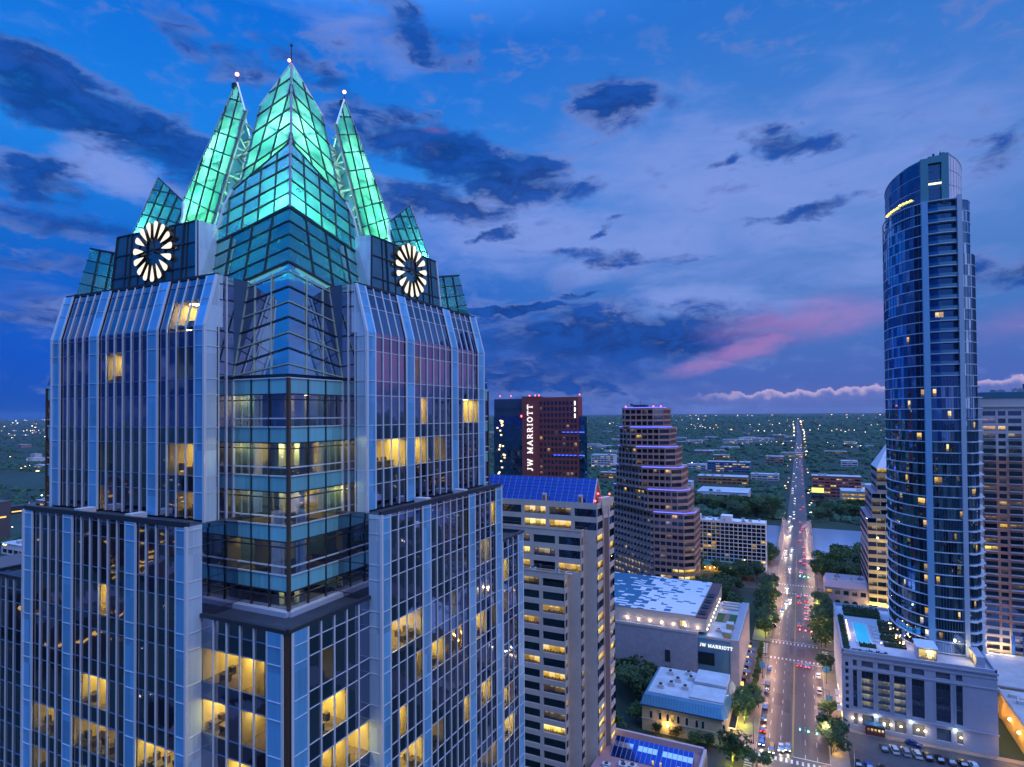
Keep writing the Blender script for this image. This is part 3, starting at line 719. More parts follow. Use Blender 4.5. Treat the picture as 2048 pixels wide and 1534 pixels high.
        pl = pl if h else pl[::-1]
        g_ = MB(); D2 = pn(1.7, 128)-pn(9, 131.5); D3 = pn(4.5, 130)-A
        cells(g_, pl, D3, D2, 5, 11); g_.obj('inner_petal', [CG], TOWER)
        b = MB(); lattice(b, pl, D3, D2, 5, 11, .17, 0, out); b.bar(A, Rb, .24, .24, 1)
        b.bar(A, Vt, .22, .22, 1)
        pp = pl if h else pl[::-1]
        for a, e in ((pp[4], pp[3]), (pp[3], pp[2])): b.bar(a-out*.2, e-out*.2, .22, .55, 2, up=out.cross(Vector((0,0,1))))
        b.obj('petal_lattice', [DKMET, SILVER, mat('truss_steel', (.30, .33, .33), .5, .4)], TOWER)
        b = MB()   # steel frame behind the glass
        prev = None
        for i, zf in enumerate((128, 132, 136, 140, 144, 147.5)):
            s_ = (152.4-zf)/16.7; rp = A+(R-A)*s_; sp_ = pn(1.8 if zf < 146 else 2.4, zf); rp, sp_ = rp-out*.9, sp_-out*.9
            b.bar(rp, sp_, .22, .22)
            if prev: b.bar(prev[i % 2], (sp_, rp)[i % 2], .18, .18)
            prev = (rp, sp_)
        b.obj('inner_frame', [MATS['truss_steel']], TOWER)
    # truss in the slot of each face
    b = MB()
    def T(t, z): return f(t, 6.0+(146.6-z)*.27, z)
    zs = [128+2.4*i for i in range(8)]
    for i, (za, zb) in enumerate(zip(zs, zs[1:])):
        b.bar(T(-1.5, za), T(1.5, za), .25, .25); b.bar(T(-1.5 if i % 2 else 1.5, za), T(1.5 if i % 2 else -1.5, zb), .22, .22)
    b.obj('slot_truss', [MATS['truss_steel']], TOWER)
    # beacon on each petal tip
    b = MB(); p = Vector(f(5.2, 5.2, 152.4)); top = p+Vector((0, 0, 1.2))
    if k == 0:
        b.tube(p, p+Vector((0,0,2.9)), .09, .05, 6, 0); b.ball(p+Vector((0,0,2.5)), .22, 6, 4, 0); b.ball(p+Vector((-.2,-.2,.4)), .2, 8, 5, 1)
    else:
        b.tube(p, top, .06, .06, 6, 0); b.box(p.x-.5, p.y-.5, p.z-.9, p.x+.1, p.y+.1, p.z-.2, 0); b.ball(top, .26, 8, 5, 1)
    b.obj('beacon', [DKMET, emis('beacon_lamp', (1, .22, .16), 9)], TOWER)
    # clock block and wheel clock
    b = MB(); CDp = 20.7; hw = 7.4
    CLG = crown_glass('clock_glass', (.14, .46, .56), .5, .6, .06) if k == 0 else MATS['clock_glass']
    zt, zb_ = 126.6, ZT
    cols = [-hw-.6, -4.6, -1.6, 1.6, 4.6, hw]
    P = lambda t, z: f(t*(1 if abs(t) < 6 else 1-(z-zb_)*.011), CDp-(z-zb_)*.06, z)
    zz = [zb_, 121.5, 124.2, zt]
    for a0, a1 in zip(cols, cols[1:]):
        for za, zc in zip(zz, zz[1:]): b.poly([P(a0,za), P(a1,za), P(a1,zc), P(a0,zc)], 0)
    b.poly([P(cols[0],zt), P(hw,zt), f(hw-.3,18.1,zt), f(cols[0]+.3,18.1,zt)], 2)
    b.poly([P(hw,zb_), f(hw-.1,18.1,zb_), f(hw-.3,18.1,zt), P(hw,zt)], 3); b.poly([P(cols[0],zb_), P(cols[0],zt), f(cols[0]+.3,18.1,zt), f(cols[0]+.1,18.1,zb_)], 3); b.poly([f(hw-.1,18.1,zb_), f(cols[0]+.1,18.1,zb_), f(cols[0]+.3,18.1,zt), f(hw-.3,18.1,zt)], 2)
    o = b.obj('clock_block', [CLG, DKMET, ROOFD, EDGEM], TOWER)
    b = MB(); up = Vector(f(0,1,0))-Vector(f(0,0,0))
    for t in cols: b.bar(Vector(P(t,zb_))+up*.06, Vector(P(t,zt))+up*.06, .16, .16, 0)
    for t in (-3.1, 3.1, 5.4, -5.6): b.bar(Vector(P(t,zb_))+up*.05, Vector(P(t*.97,zt))+up*.05, .09, .1, 0)
    for z_ in zz: b.bar(Vector(P(cols[0],z_))+up*.06, Vector(P(hw,z_))+up*.06, .12, .12, 0)
    b.bar(P(hw-.1,zb_), P(hw-.1,zt), .3, .3, 1)
    b.obj('mullion_lattice', [DKMET, SILVER], o)
    zc = 123.85; nP = 15
    for i in range(nP):
        b = MB(); a = 2*pi*(i+.5)/nP; Rr, Tt = Vector((sin(a), cos(a))), Vector((cos(a), -sin(a)))
        ring = [(1.55, 0), (2.1, .16), (2.75, .31), (3.15, .37), (3.38, .28), (3.46, 0), (3.38, -.28), (3.15, -.37), (2.75, -.31), (2.1, -.16)]
        pts = [Rr*r + Tt*s for r, s in ring]
        L = lambda p, d: f(p.x, CDp-.26+d, zc+p.y)
        fr_ = [L(p, .5) for p in pts]; bk = [L(p, .02) for p in pts]
        b.poly(fr_, 0) if False else None
        cpt = L(Rr*2.6, .56)
        n = len(pts)
        for j in range(n):
            q = (j+1) % n
            b.poly([fr_[q], fr_[j], cpt], 0); b.poly([bk[j], bk[q], fr_[q], fr_[j]], 1)
        b.obj('clock_petal', [emis('clock_lamp', (1, .88, .72), 1.0), BRONZE], o)
    b = MB(); b.tube(f(0, CDp-.3, zc), f(0, CDp+.1, zc), .16, .16, 8); b.bar(f(0,CDp+.05,zc), f(.2,CDp+.05,zc+1.15), .14, .08); b.bar(f(0,CDp+.05,zc), f(1.4,CDp+.05,zc-.15), .11, .08)
    b.obj('clock_hand', [BRONZE], o)
# core walls inside the crown so that light bounces, and the crown lamps
b = MB(); b.box(CX-12, CY-12, 108, CX+12, CY+12, 119, 0); b.obj('crown_core', [mat('crown_inner_wall', (.10, .20, .34), .6)], TOWER)
b = MB(); b.box(CX-17, CY-17, 119.4, CX+17, CY+17, 119.7, 0); b.obj('crown_floor', [mat('crown_deck', (.35, .38, .36), .8)], TOWER)
for i, (sx, sy) in enumerate(((1,-1), (-1,-1), (1,1), (-1,1))):
    lamp('crown_lamp', (CX+sx*5.2, CY+sy*5.2, 141.5), (.42, 1, .60), 1300, .5, TOWER)
    lamp('crown_lamp', (CX+sx*6.5, CY+sy*6.5, 133), (.30, 1, .56), 2000, .5, TOWER)
    lamp('crown_lamp', (CX+sx*13, CY+sy*13, 129.5), (.22, .95, .70), 750, .5, TOWER)
    lamp('crown_lamp', (CX+sx*9.5, CY+sy*13.2, 126.5), (.25, 1, .6), 300, .4, TOWER); lamp('crown_lamp', (CX+sx*13.2, CY+sy*9.5, 126.5), (.25, 1, .6), 300, .4, TOWER)
    lamp('crown_lamp', (CX+sx*11, CY+sy*15.5, 122), (.35, 1, .3), 260, .4, TOWER)
    lamp('crown_lamp', (CX+sx*15.5, CY+sy*11, 122), (.35, 1, .3), 260, .4, TOWER)
    lamp('crown_lamp', (CX+sx*14.5, CY+sy*14.5, 112), (.4, .7, 1), 60, .4, TOWER)
# ================================================================== ground, water, roads
def struct(name, b, mats): return tag(b.obj(name, mats), kind='structure')
GROUND = mat('dark_parkland', (.010, .034, .026), .95, var=.5, scale=.02, bump=.4, bscale=.3)
ASPH = mat('asphalt', (.066, .056, .054), .42, var=.28, scale=.25, bump=.15, bscale=6, stretch=(1, .12, 1))
PAVE = mat('pavement', (.20, .16, .14), .75, var=.2, scale=.8)
KERB = mat('kerb_stone', (.32, .30, .29), .7)
WHITE = mat('road_paint', (.62, .62, .6), .6, var=.25, scale=1.5)
YELL = mat('yellow_paint', (.55, .38, .05), .6, var=.2, scale=1)
b = MB()
xs = [-16000, -4000, -1500, -600, -200, -60, 0, 60, 200, 600, 1500, 4000, 12000]
ys = [(-4000, 0), (-800, 0), (100, 0), (300, 0), (492, 0), (512, -7.5), (634, -7.5), (652, 0), (900, 0), (1500, 2), (3000, 8), (6000, 25), (10000, 60), (15000, 85)]
for (y0, z0), (y1, z1) in zip(ys, ys[1:]):
    for x0, x1 in zip(xs, xs[1:]):
        za, zb = (max(z0, 0), max(z1, 0)) if x1 <= -200 else (z0, z1); b.poly([(x0,y0,za), (x1,y0,za), (x1,y1,zb), (x0,y1,zb)])
struct('ground', b, GROUND)
b = MB(); b.poly([(-200, 496, -5), (9000, 496, -5), (9000, 648, -5), (-200, 648, -5)])
WATER = bpy.data.materials.new('lake_water'); WATER.use_nodes = True; MATS['lake_water'] = WATER
g = G(WATER.node_tree); p = WATER.node_tree.nodes['Principled BSDF']
p.inputs['Base Color'].default_value = (.20, .27, .40, 1); p.inputs['Roughness'].default_value = .2; p.inputs['IOR'].default_value = 2.0
tc = g.node('ShaderNodeTexCoord').outputs['Object']
WATER.node_tree.links.new(g.node('ShaderNodeBump', {'Strength': .25, 'Distance': .3, 'Height': g.noise(tc, .35, 4).outputs[0]}).outputs[0], p.inputs['Normal'])
struct('water', b, WATER)
RX0, RX1 = -13.6, 6.9
b = MB()
b.poly([(RX0, 60, .01), (RX1, 60, .01), (RX1, 496, .01), (RX0, 496, .01)])
rz = [(645, .05, 0), (900, .05, 0), (1500, 2.1, 0), (3000, 8.2, 0), (6000, 25.4, -20)]
for (ya, za, s0), (yb, zb, s1) in zip(rz, rz[1:]): b.poly([(-12.5+s0, ya, za), (5+s0, ya, za), (5+s1, yb, zb), (-12.5+s1, yb, zb)])
struct('road', b, ASPH)
def cross(y0, y1, nm='road'):
    b = MB(); b.poly([(-420, y0, .014), (420, y0, .014), (420, y1, .014), (-420, y1, .014)]); struct(nm, b, ASPH)
cross(185, 198); cross(285, 299); cross(388, 402)
# pavements: raised slabs with kerbs, open at the crossings
b = MB()
for x0, x1 in ((-21.2, RX0), (RX1, 12.3)):
    for y0, y1 in ((100, 184), (199, 284), (300, 387), (403, 494)):
        b.box(x0, y0, -.2, x1, y1, .14, 0, bottom=False)
        xx = (x1-.16, x1) if x0 < 0 else (x0, x0+.16); b.box(xx[0]-.005, y0-.005, -.2, xx[1]+.005, y1+.005, .147, 1, bottom=False)
struct('pavement', b, [PAVE, KERB])
b = MB()
b.box(12.4, 199.5, -.1, 62, 203, .12, 0); b.box(12.4, 226.8, -.1, 62, 229.4, .12, 0)
b.poly([(12.4, 203, .05), (62, 203, .05), (62, 226.8, .05), (12.4, 226.8, .05)], 1)
struct('parking_yard', b, [PAVE, mat('yard_asphalt', (.05, .055, .07), .6, var=.3, scale=.4)])
b = MB()
def dash(x, y0, y1, w=.14, L=3, gap=6):
    y = y0
    while y < y1: b.poly([(x-w/2,y,.026), (x+w/2,y,.026), (x+w/2,y+L,.026), (x-w/2,y+L,.026)], 0); y += L+gap
for ya, yb in ((203, 280), (303, 384), (406, 490), (650, 1400)):
    for x in (-10.2, -6.9, .2, 3.5): dash(x, ya, yb)
    for dx in (-.16, .16): b.poly([(-3.35+dx-.06,ya,.026), (-3.35+dx+.06,ya,.026), (-3.35+dx+.06,yb,.026), (-3.35+dx-.06,yb,.026)], 1)
for yc in (200.4, 282.2, 301.5, 385.6, 404.4):
    x = RX0+.8
    while x < RX1-.5: b.poly([(x,yc-1.1,.03), (x+.6,yc-1.1,.03), (x+.6,yc+1.1,.03), (x,yc+1.1,.03)], 0); x += 1.5
for yc in (203.2, 279.6, 304, 383): b.poly([(RX0 if yc in (304,) else -3.1,yc,.03), (RX1,yc,.03), (RX1,yc+.35,.03), (RX0 if yc in (304,) else -3.1,yc+.35,.03)], 0)
for xc in (-15.4, 8.6):
    for y0, y1 in ((185.6, 197.4), (286, 298)):
        y = y0
        while y < y1: b.poly([(xc-1.1,y,.031), (xc+1.1,y,.031), (xc+1.1,y+.6,.031), (xc-1.1,y+.6,.031)], 0); y += 1.4
struct('road_markings', b, [WHITE, YELL])
# the river bridge: deck, footways, parapets, arched piers
BR = thing('road_bridge', (-4.3, 570, 0), 'long flat concrete bridge carrying the avenue across the river', 'bridge')
CONC = mat('bridge_concrete', (.30, .27, .26), .8, var=.15, scale=.2)
b = MB(); b.box(-13.4, 492, -1.6, 4.9, 648, .02, 0); b.obj('deck', [ASPH], BR)
for x0, x1 in ((-16.6, -13.4), (4.9, 8.1)):
    b = MB(); b.box(x0, 492, -1.6, x1, 648, .18); b.obj('footway', [PAVE], BR)
for x in (-16.6, 8.1):
    b = MB(); b.box(x-.15, 492, .18, x+.15, 648, .95)
    for i in range(27): b.box(x-.22, 492+i*6-.2, .18, x+.22, 492+i*6+.2, 1.2)
    b.obj('parapet', [CONC], BR)
for i in range(5):
    y = 520+i*26; b = MB(); b.box(-15, y-1.6, -7.4, 6.5, y+1.6, -1.6)
    for s in (-1, 1):
        for j in range(4): b.box(-15.4, y+s*(1.6+j*2.4), -1.6-3.4*(1-j/4)**2, 6.9, y+s*(4.0+j*2.4), -1.6)
    b.obj('pier', [CONC], BR)
# ================================================================== neighbouring buildings
def seeded(n, weights, mats):
    r = random.Random(n); return lambda i: r.choices(mats, weights)[0]
ROOFW = mat('pale_roof', (.40, .44, .50), .8, var=.2, scale=.25)
ROOFG = mat('grey_roof', (.16, .18, .22), .85, var=.3, scale=.2)
# ---- beige tower with sawtooth corner and blue glass pyramid roof
BG = thing('beige_tower', (-75, 185, 0), 'beige stepped office tower with ribbon windows and a blue glazed ridge roof', 'office building')
BEI = mat('beige_precast', (.58, .48, .42), .75, var=.10, scale=.5)
cellsB = []; b = MB()
def steps(x0, x1, y, ztop, zbot, pitch=4.02, wl=10.6, phase=0, xs=None):
    """ribbon-window front between x0 and x1 (facing north) plus its west return"""
    zc = []; z = ztop; pitch = 3.85
    zc.append((z-1.8, z, False)); z -= 1.8
    while z-2.35 > zbot:
        zc.append((z-2.35, z, True)); zc.append((max(zbot, z-pitch), z-2.35, False)); z = max(zbot, z-pitch)
    if z > zbot+.01: zc.append((zbot, z, False))
    return sorted(zc)
def ribs(x0, x1, wl, pier=1.1):
    u = []; x = x1
    while x-wl-pier > x0: u.append((x-wl, x, True)); u.append((x-wl-pier, x-wl, False)); x -= wl+pier
    u.append((x0, x, False)); return [(a-x0, b_-x0, o) for a, b_, o in sorted(u)]
def ribface(x0, x1, y, zt, zb, wl):
    u = ribs(x0, x1, wl); zc = steps(x0, x1, y, zt, zb); cellsB.extend(grid_wall(b, (x0, y, 0), (1,0,0), u, zc, .3))
def retface(x, y0, y1, zt, zb, end=.0):
    zc = steps(0, 0, 0, zt, zb); cellsB.extend(grid_wall(b, (x, y0, 0), (0,1,0), [(0, y1-y0-end, True)] + ([(y1-y0-end, y1-y0, False)] if end else []), zc, .25))
# tiers: (front y, west x, top z); each lower tier stands further north
BT = [(168.2, -53.4, 79.0), (165.6, -57.5, 70.9), (163.0, -61.6, 58.9)]
ribface(-112, BT[2][1], BT[2][0], BT[2][2], 0, 7.0); retface(BT[2][1], BT[2][0], BT[1][0], BT[2][2], 0, .5)
ribface(-112, BT[1][1], BT[1][0], BT[1][2], BT[2][2]-.01, 7.0); ribface(BT[2][1], BT[1][1], BT[1][0], BT[2][2]-.02, 0, 3.4); retface(BT[1][1], BT[1][0], BT[0][0], BT[1][2], 0, .5)
ribface(-112, BT[0][1], BT[0][0], BT[0][2], BT[1][2]-.01, 7.0); ribface(BT[1][1], BT[0][1], BT[0][0], BT[1][2]-.02, 0, 3.4)
retface(BT[0][1], BT[0][0], 173.6, BT[0][2], 0)
retface(-52.3, 175.4, 181.5, 79.4, 4)
b.poly([(-53.4, 173.6, 0), (-52.3, 175.4, 0), (-52.3, 175.4, 79), (-53.4, 173.6, 79)])
b.poly([(-52.3, 181.5, 0), (-52.3, 181.5, 79.4), (-112, 181.5, 79.4), (-112, 181.5, 0)])
b.obj('wall', [BEI], BG)
LITB = {}
windows(BG, cellsB, seeded(8, [.58, .16, .17, .09], [WDARK, WDIM, WLIT, WHOT]), most=100)
for (y, x, z), (y2, x2, z2) in ((BT[2], BT[1]), (BT[1], BT[0])):
    c = MB(); c.poly([(-112, y, z-.6), (x, y, z-.6), (x, y2, z-.6), (-112, y2, z-.6)]); c.box(-112, y-.1, z, x+.1, y+.2, z+.35, 1); c.box(x-.2, y, z, x+.12, y2, z+.35, 1); c.obj('terrace', [ROOFG, BEI], BG)
c = MB(); c.poly([(-112, 168.2, 78.2), (-53.4, 168.2, 78.2), (-52.3, 181.5, 78.2), (-112, 181.5, 78.2)]); c.obj('roof_deck', [ROOFW], BG)
c = MB(); c.hexa([(-53.2, 173.6, 5), (-52.1, 175.4, 5), (-52.9, 176, 5), (-54.1, 174.2, 5)], [(-53.2, 173.6, 74), (-52.1, 175.4, 74), (-52.9, 176, 74), (-54.1, 174.2, 74)])
c.hexa([(-53.2, 173.6, 74), (-52.1, 175.4, 74), (-52.9, 176, 74), (-54.1, 174.2, 74)], [(-53.1, 172.0, 77.6), (-51.9, 177.0, 77.6), (-53.4, 178, 77.6), (-54.8, 173, 77.6)], 1)
c.hexa([(-53.1, 172.0, 77.6), (-51.9, 177.0, 77.6), (-53.4, 178, 77.6), (-54.8, 173, 77.6)], [(-53.1, 172.0, 80.0), (-51.9, 177.0, 80.0), (-53.4, 178, 80.0), (-54.8, 173, 80.0)], 1)
for p in ((-53.22, 173.55), (-52.08, 175.45)): c.bar((*p, 4), (*p, 77), .3, .3, 1)
c.obj('stair_shaft', [mat('shaft_granite', (.20, .13, .12), .7, var=.08, scale=.5), BEI], BG)
BLUEG = glass('blue_roof_glass', (.025, .06, .26), rough=.12, wave=.01, dark=(.003, .012, .09))
c = MB(); e0, e1, rx = (-112, -55.2), (169.6, 178.6), (-112, -55.2)
n = 28
for i in range(n):
    for j in range(7):
        q = lambda u, v: (-112+56.8*u/n, 169.8+4.2*v/7, 78.4+7.0*v/7)
        c.poly([q(i,j), q(i+1,j), q(i+1,j+1), q(i,j+1)])
        q = lambda u, v: (-112+56.8*u/n, 178.2-4.2*v/7, 78.4+7.0*v/7)
        c.poly([q(i,j), q(i,j+1), q(i+1,j+1), q(i+1,j)])
rf = c.obj('glass_roof', [BLUEG], BG)
c = MB()
for i in range(n+1): c.bar((-112+56.8*i/n, 169.75, 78.5), (-112+56.8*i/n, 173.95, 85.5), .12)
for j in range(8): c.bar((-112, 169.75+4.2*j/7, 78.5+j), (-55.2, 169.75+4.2*j/7, 78.5+j), .1)
c.obj('glazing_bar', [mat('blue_bar', (.16, .25, .5), .5, .3)], rf)
c = MB(); c.poly([(-55.1, 169.8, 78.3), (-55.1, 178.2, 78.3), (-55.1, 174, 85.4)]); c.bar((-55.1, 169.8, 78.4), (-55.1, 174, 85.5), .3, .3, 1); c.bar((-55.1, 178.2, 78.4), (-55.1, 174, 85.5), .3, .3, 1)
c.obj('gable', [mat('red_gable', (.35, .10, .10), .7), BEI], rf)
for p in ((-54.6, 173, 81.2), (-54.6, 170.2, 79.4), (-52.4, 177.4, 80.7)): c = MB(); c.ball(p, .3, 8, 5); c.obj('red_lamp', [RED], BG)
for x in (-71, -59.5): c = MB(); c.box(x, 168.9, 78.3, x+1.2, 169.9, 81.0); c.box(x+.2, 168.85, 78.5, x+1., 168.9, 80.4, 1); c.obj('roof_door', [BEI, mat('brown_door', (.3, .14, .06), .7)], BG)
# ---- brown-red hotel tower with the vertical sign
JT = thing('hotel_tower', (-112, 275, 0), 'dark red hotel slab with a tall vertical white sign and a blue glass wing', 'hotel')
REDW = mat('dark_red_panel', (.26, .055, .05), .7, var=.10, scale=.4)
b = MB(); u = cuts(0, 19.8, 10, .62); zc = []; z = 10.3
while z < 111: zc += [(z-1.0, z, False), (z, z+1.75, True)]; z += 2.75
zc += [(z-1.0, 113, False)]
cl = grid_wall(b, (-111.7, 262, 0), (1,0,0), u, zc, .3)
b.box(-120.0, 261.4, 0, -111.7, 268, 113.6); b.poly([(-91.9, 262, 0), (-91.9, 268, 0), (-91.9, 268, 113), (-91.9, 262, 113)]); b.poly([(-120, 262, 112.9), (-91.9, 262, 112.9), (-91.9, 268, 112.9), (-120, 268, 112.9)])
b.obj('wall', [REDW], JT); windows(JT, cl[::-1], seeded(9, [.90, .085, .015], [WDARK, WDIM, WLIT]))
b = MB()
for i in range(24):
    z = 8+i*4; 
    for j in range(7): b.poly([(-136+j*16/7, 263, z), (-136+(j+1)*16/7, 263, z), (-136+(j+1)*16/7, 263, z+4), (-136+j*16/7, 263, z+4)])
for i in range(26): b.poly([(-91.9, 263, 4*i), (-89.3, 263, 4*i), (-89.3, 263, 4*i+4), (-91.9, 263, 4*i+4)]); b.poly([(-89.3, 263, 4*i), (-89.3, 267, 4*i), (-89.3, 267, 4*i+4), (-89.3, 263, 4*i+4)])
b.poly([(-91.9,263,103.4),(-89.3,263,103.4),(-89.3,267,103.4),(-91.9,267,103.4)])
b.obj('glass_wing', [glass('blue_wing_glass', (.16, .30, .52), wave=.02)], JT)
b = MB()
for i in range(26): b.box(-136, 262.9, 7.9+i*4, -120, 263.05, 8.1+i*4)
b.obj('wing_band', [DKMET], JT)
b = MB(); b.box(-136, 263.5, 103, -120, 285, 112.6); b.obj('plant_screen', [mat('slate_screen', (.03, .06, .13), .7, var=.2, scale=.3)], JT)
r = random.Random(3)
b = MB()
for i in range(26):
    x, z = -134.5+r.random()*4, 68+r.random()*36; b.box(x, 262.85, z, x+.9, 262.95, z+.7)
b.obj('wing_lamp', [emis('wing_lamp', (1, .7, .35), 2)], JT)
NEON = emis('blue_neon', (.05, .10, 1), 2.2)
for z, x0 in ((96.5, -99.5), (85.8, -104), (75, -109)):
    b = MB(); x = x0
    while x < -92.3: b.box(x, 261.75, z, x+1.25, 261.9, z+.35); x += 1.98
    b.box(-91.9, 262.8, z, -89.2, 262.95, z+.35); b.obj('neon_strip', [NEON], JT)
b = MB()
for i in range(3): b.box(-93.6, 261.8, 111-i*2.9-1.9, -93.2, 261.9, 111-i*2.9)
b.obj('white_light', [emis('white_strip', (.9, .95, 1), 3)], JT)
for x in (-134, -128, -118, -115, -113, -92.5): b = MB(); b.tube((x, 266, 112.5), (x, 266, 114), .08); b.ball((x, 266, 114.1), .28, 8, 5, 1); b.obj('beacon', [DKMET, RED], JT)
b = MB(); b.ball((-120.8, 262.6, 104.2), .5, 8, 5); b.obj('red_lamp', [RED], JT)
def text(name, s, size, loc, rot, m, parent=None, space=1.0, ext=.06, bold=.02):
    cu = bpy.data.curves.new(name, 'FONT'); cu.body = s; cu.size = size; cu.extrude = ext; cu.offset = bold; cu.space_character = space; cu.align_x = 'CENTER'; cu.align_y = 'CENTER'
    o = bpy.data.objects.new(name, cu); COL.objects.link(o); cu.materials.append(m); o.location = loc; o.rotation_euler = rot
    if parent is not None: o.parent = parent; o.location = Vector(loc)-Vector(ORG[parent.name])
    return o
SIGNW = emis('sign_white', (.92, .95, 1), 1.05)
def serif_sign(parent, s, h, P, m, stroke=.17, gap=.2, name='sign_letters'):
    """slab-serif capitals built from strokes; P(u, v) -> world for writing direction u and height v"""
    L = {'J': (.55, [((.38,1),(.38,.22)), ((.38,.22),(.2,.03)), ((.2,.03),(.04,.16)), ((.2,.97),(.55,.97))]),
         'W': (1.25, [((.1,1),(.36,.02)), ((.36,.02),(.62,.95)), ((.62,.95),(.9,.02)), ((.9,.02),(1.15,1)), ((-.02,.97),(.26,.97)), ((.5,.97),(.74,.97)), ((1.0,.97),(1.27,.97))]),
         'M': (1.1, [((.16,0),(.16,1)), ((.16,1),(.55,.1)), ((.55,.1),(.94,1)), ((.94,1),(.94,0)), ((0,.03),(.32,.03)), ((.78,.03),(1.1,.03)), ((0,.97),(.2,.97)), ((.9,.97),(1.1,.97))]),
         'A': (.95, [((.08,0),(.46,1)), ((.46,1),(.86,0)), ((.22,.33),(.72,.33)), ((-.04,.03),(.22,.03)), ((.7,.03),(.99,.03))]),
         'R': (.85, [((.16,0),(.16,1)), ((0,.97),(.5,.97)), ((.5,.97),(.68,.76)), ((.68,.76),(.5,.5)), ((.5,.5),(.16,.5)), ((.4,.5),(.76,.03)), ((0,.03),(.32,.03)), ((.68,.03),(.88,.03))]),
         'I': (.38, [((.19,0),(.19,1)), ((0,.97),(.38,.97)), ((0,.03),(.38,.03))]),
         'O': (.9, [((.45+.38*cos(a*pi/6), .5+.47*sin(a*pi/6)), (.45+.38*cos((a+1)*pi/6), .5+.47*sin((a+1)*pi/6))) for a in range(12)]),
         'T': (.8, [((.4,0),(.4,1)), ((.02,.97),(.78,.97)), ((.22,.03),(.58,.03)), ((.05,.97),(.05,.78)), ((.75,.97),(.75,.78))])}
    tot = sum((L[c][0] if c in L else .4)+gap for c in s)-gap; u = -tot*h/2
    for c in s:
        if c in L:
            w, st = L[c]; b = MB(); N = (P(1,0)-P(0,0)).cross(P(0,1)-P(0,0)).normalized()
            for k_, (p, q) in enumerate(st):
                thin = abs(p[1]-q[1]) < .02
                b.bar(P(u+p[0]*h, p[1]*h)+N*(.2+.004*k_), P(u+q[0]*h, q[1]*h)+N*(.2+.004*k_), h*(stroke*.62 if thin else stroke), .2, up=N)
            b.obj(name, [m], parent); u += (w+gap)*h
        else: u += (.4+gap)*h
serif_sign(JT, 'JW MARRIOTT', 2.7, lambda u, v: Vector((-114.4-v, 261.3, 93.9+u)), SIGNW, gap=.28)
# ---- the hotel's low podium with patterned roof, terraces and sign
JP = thing('hotel_podium', (-50, 262, 0), 'pale grey windowless podium with a blue and white dashed roof and a white sign', 'building')
PGREY = mat('perforated_grey', (.30, .30, .36), .7, var=.16, scale=5)
WARMW = mat('cream_render', (.50, .44, .40), .75, var=.08, scale=.4)
b = MB(); b.box(-96, 238, 0, -36.4, 290, 20.6, 0); b.box(-36.4, 238.6, 0, -21.6, 288, 19.4, 1); b.box(-96.2, 237.8, 20.6, -36.4, 238.3, 21.6, 2); b.box(-24.5, 238.3, 0, -21.4, 288, 20.2, 0)
b.obj('wall', [PGREY, mat('teal_glass_wall', (.10, .22, .32), .35, .2, var=.15, scale=.3), WARMW], JP)
b = MB(); b.box(-96, 241.5, 20.6, -37.4, 292, 26.4, 0); b.box(-37.4, 241.5, 20.6, -33.4, 292, 25.8, 0); b.obj('upper_storey', [WARMW], JP)
DASH = bpy.data.materials.new('dashed_roof'); DASH.use_nodes = True; MATS['dashed_roof'] = DASH
g = G(DASH.node_tree); nt = DASH.node_tree
tc = g.node('ShaderNodeTexCoord').outputs['Object']; sp = g.node('ShaderNodeSeparateXYZ', {0: tc})
cx_ = g.math('FLOOR', g.math('DIVIDE', sp.outputs[0], 2.6)); cyy = g.math('FLOOR', g.math('DIVIDE', sp.outputs[1], 1.5))
wnz = g.node('ShaderNodeTexWhiteNoise', {'Vector': g.node('ShaderNodeCombineXYZ', {0: cx_, 1: cyy}).outputs[0]}, noise_dimensions='2D').outputs[0]
grad = g.smooth(sp.outputs[0], -26, 8)
on_ = g.math('GREATER_THAN', g.math('ADD', wnz, g.math('MULTIPLY', grad, .78)), .86)
nt.links.new(g.mix(on_, (.02, .12, .22), (.62, .62, .68)), nt.nodes['Principled BSDF'].inputs['Base Color']); nt.nodes['Principled BSDF'].inputs['Roughness'].default_value = .6
b = MB(); b.poly([(-96.2, 241.3, 26.5), (-37.6, 241.3, 26.5), (-37.6, 292, 26.5), (-96.2, 292, 26.5)]); b.obj('patterned_roof', [DASH], JP)
b = MB(); b.box(-37.5, 241.4, 25.8, -33.2, 292.1, 26.3, 0)
for y in (244, 252, 260, 268): b.box(-36.7, y, 26.3, -34.1, y+5.5, 26.9, 1); b.tube((-35.4, y+2.7, 26.9), (-35.4, y+2.7, 27.2), 1.0, 1.0, 12, 1)
b.obj('plant_strip', [mat('dark_red_roof', (.13, .06, .07), .8), DKMET], JP)
b = MB(); b.poly([(-33.4, 238.6, 19.5), (-21.6, 238.6, 19.5), (-21.6, 288, 19.5), (-33.4, 288, 19.5)], 0); b.poly([(-32.5, 259, 19.56), (-24, 259, 19.56), (-24, 271, 19.56), (-32.5, 271, 19.56)], 1); b.box(-29.5, 259, 19.5, -27.5, 271, 19.7, 2)
b.box(-33.4, 238.5, 19.4, -21.5, 238.9, 20.3, 3); b.box(-21.9, 238.5, 19.4, -21.4, 288, 20.3, 3)
for y in (276, 280, 284): b.box(-32, y, 19.5, -25, y+2, 20.4, 3)
b.obj('roof_terrace', [ROOFW, mat('roof_lawn', (.03, .09, .03), .9, var=.3, scale=2), mat('timber_deck', (.2, .14, .1), .8), WARMW], JP)
for y in (240.5, 250.5): b = MB(); b.box(-27.2, y, 19.5, -24.6, y+3.2, 21.9, 0); b.box(-27.3, y-.1, 21.9, -24.5, y+3.3, 22.1, 1); b.obj('pavilion', [mat('pavilion_wood', (.5, .34, .14), .7), ROOFW], JP)
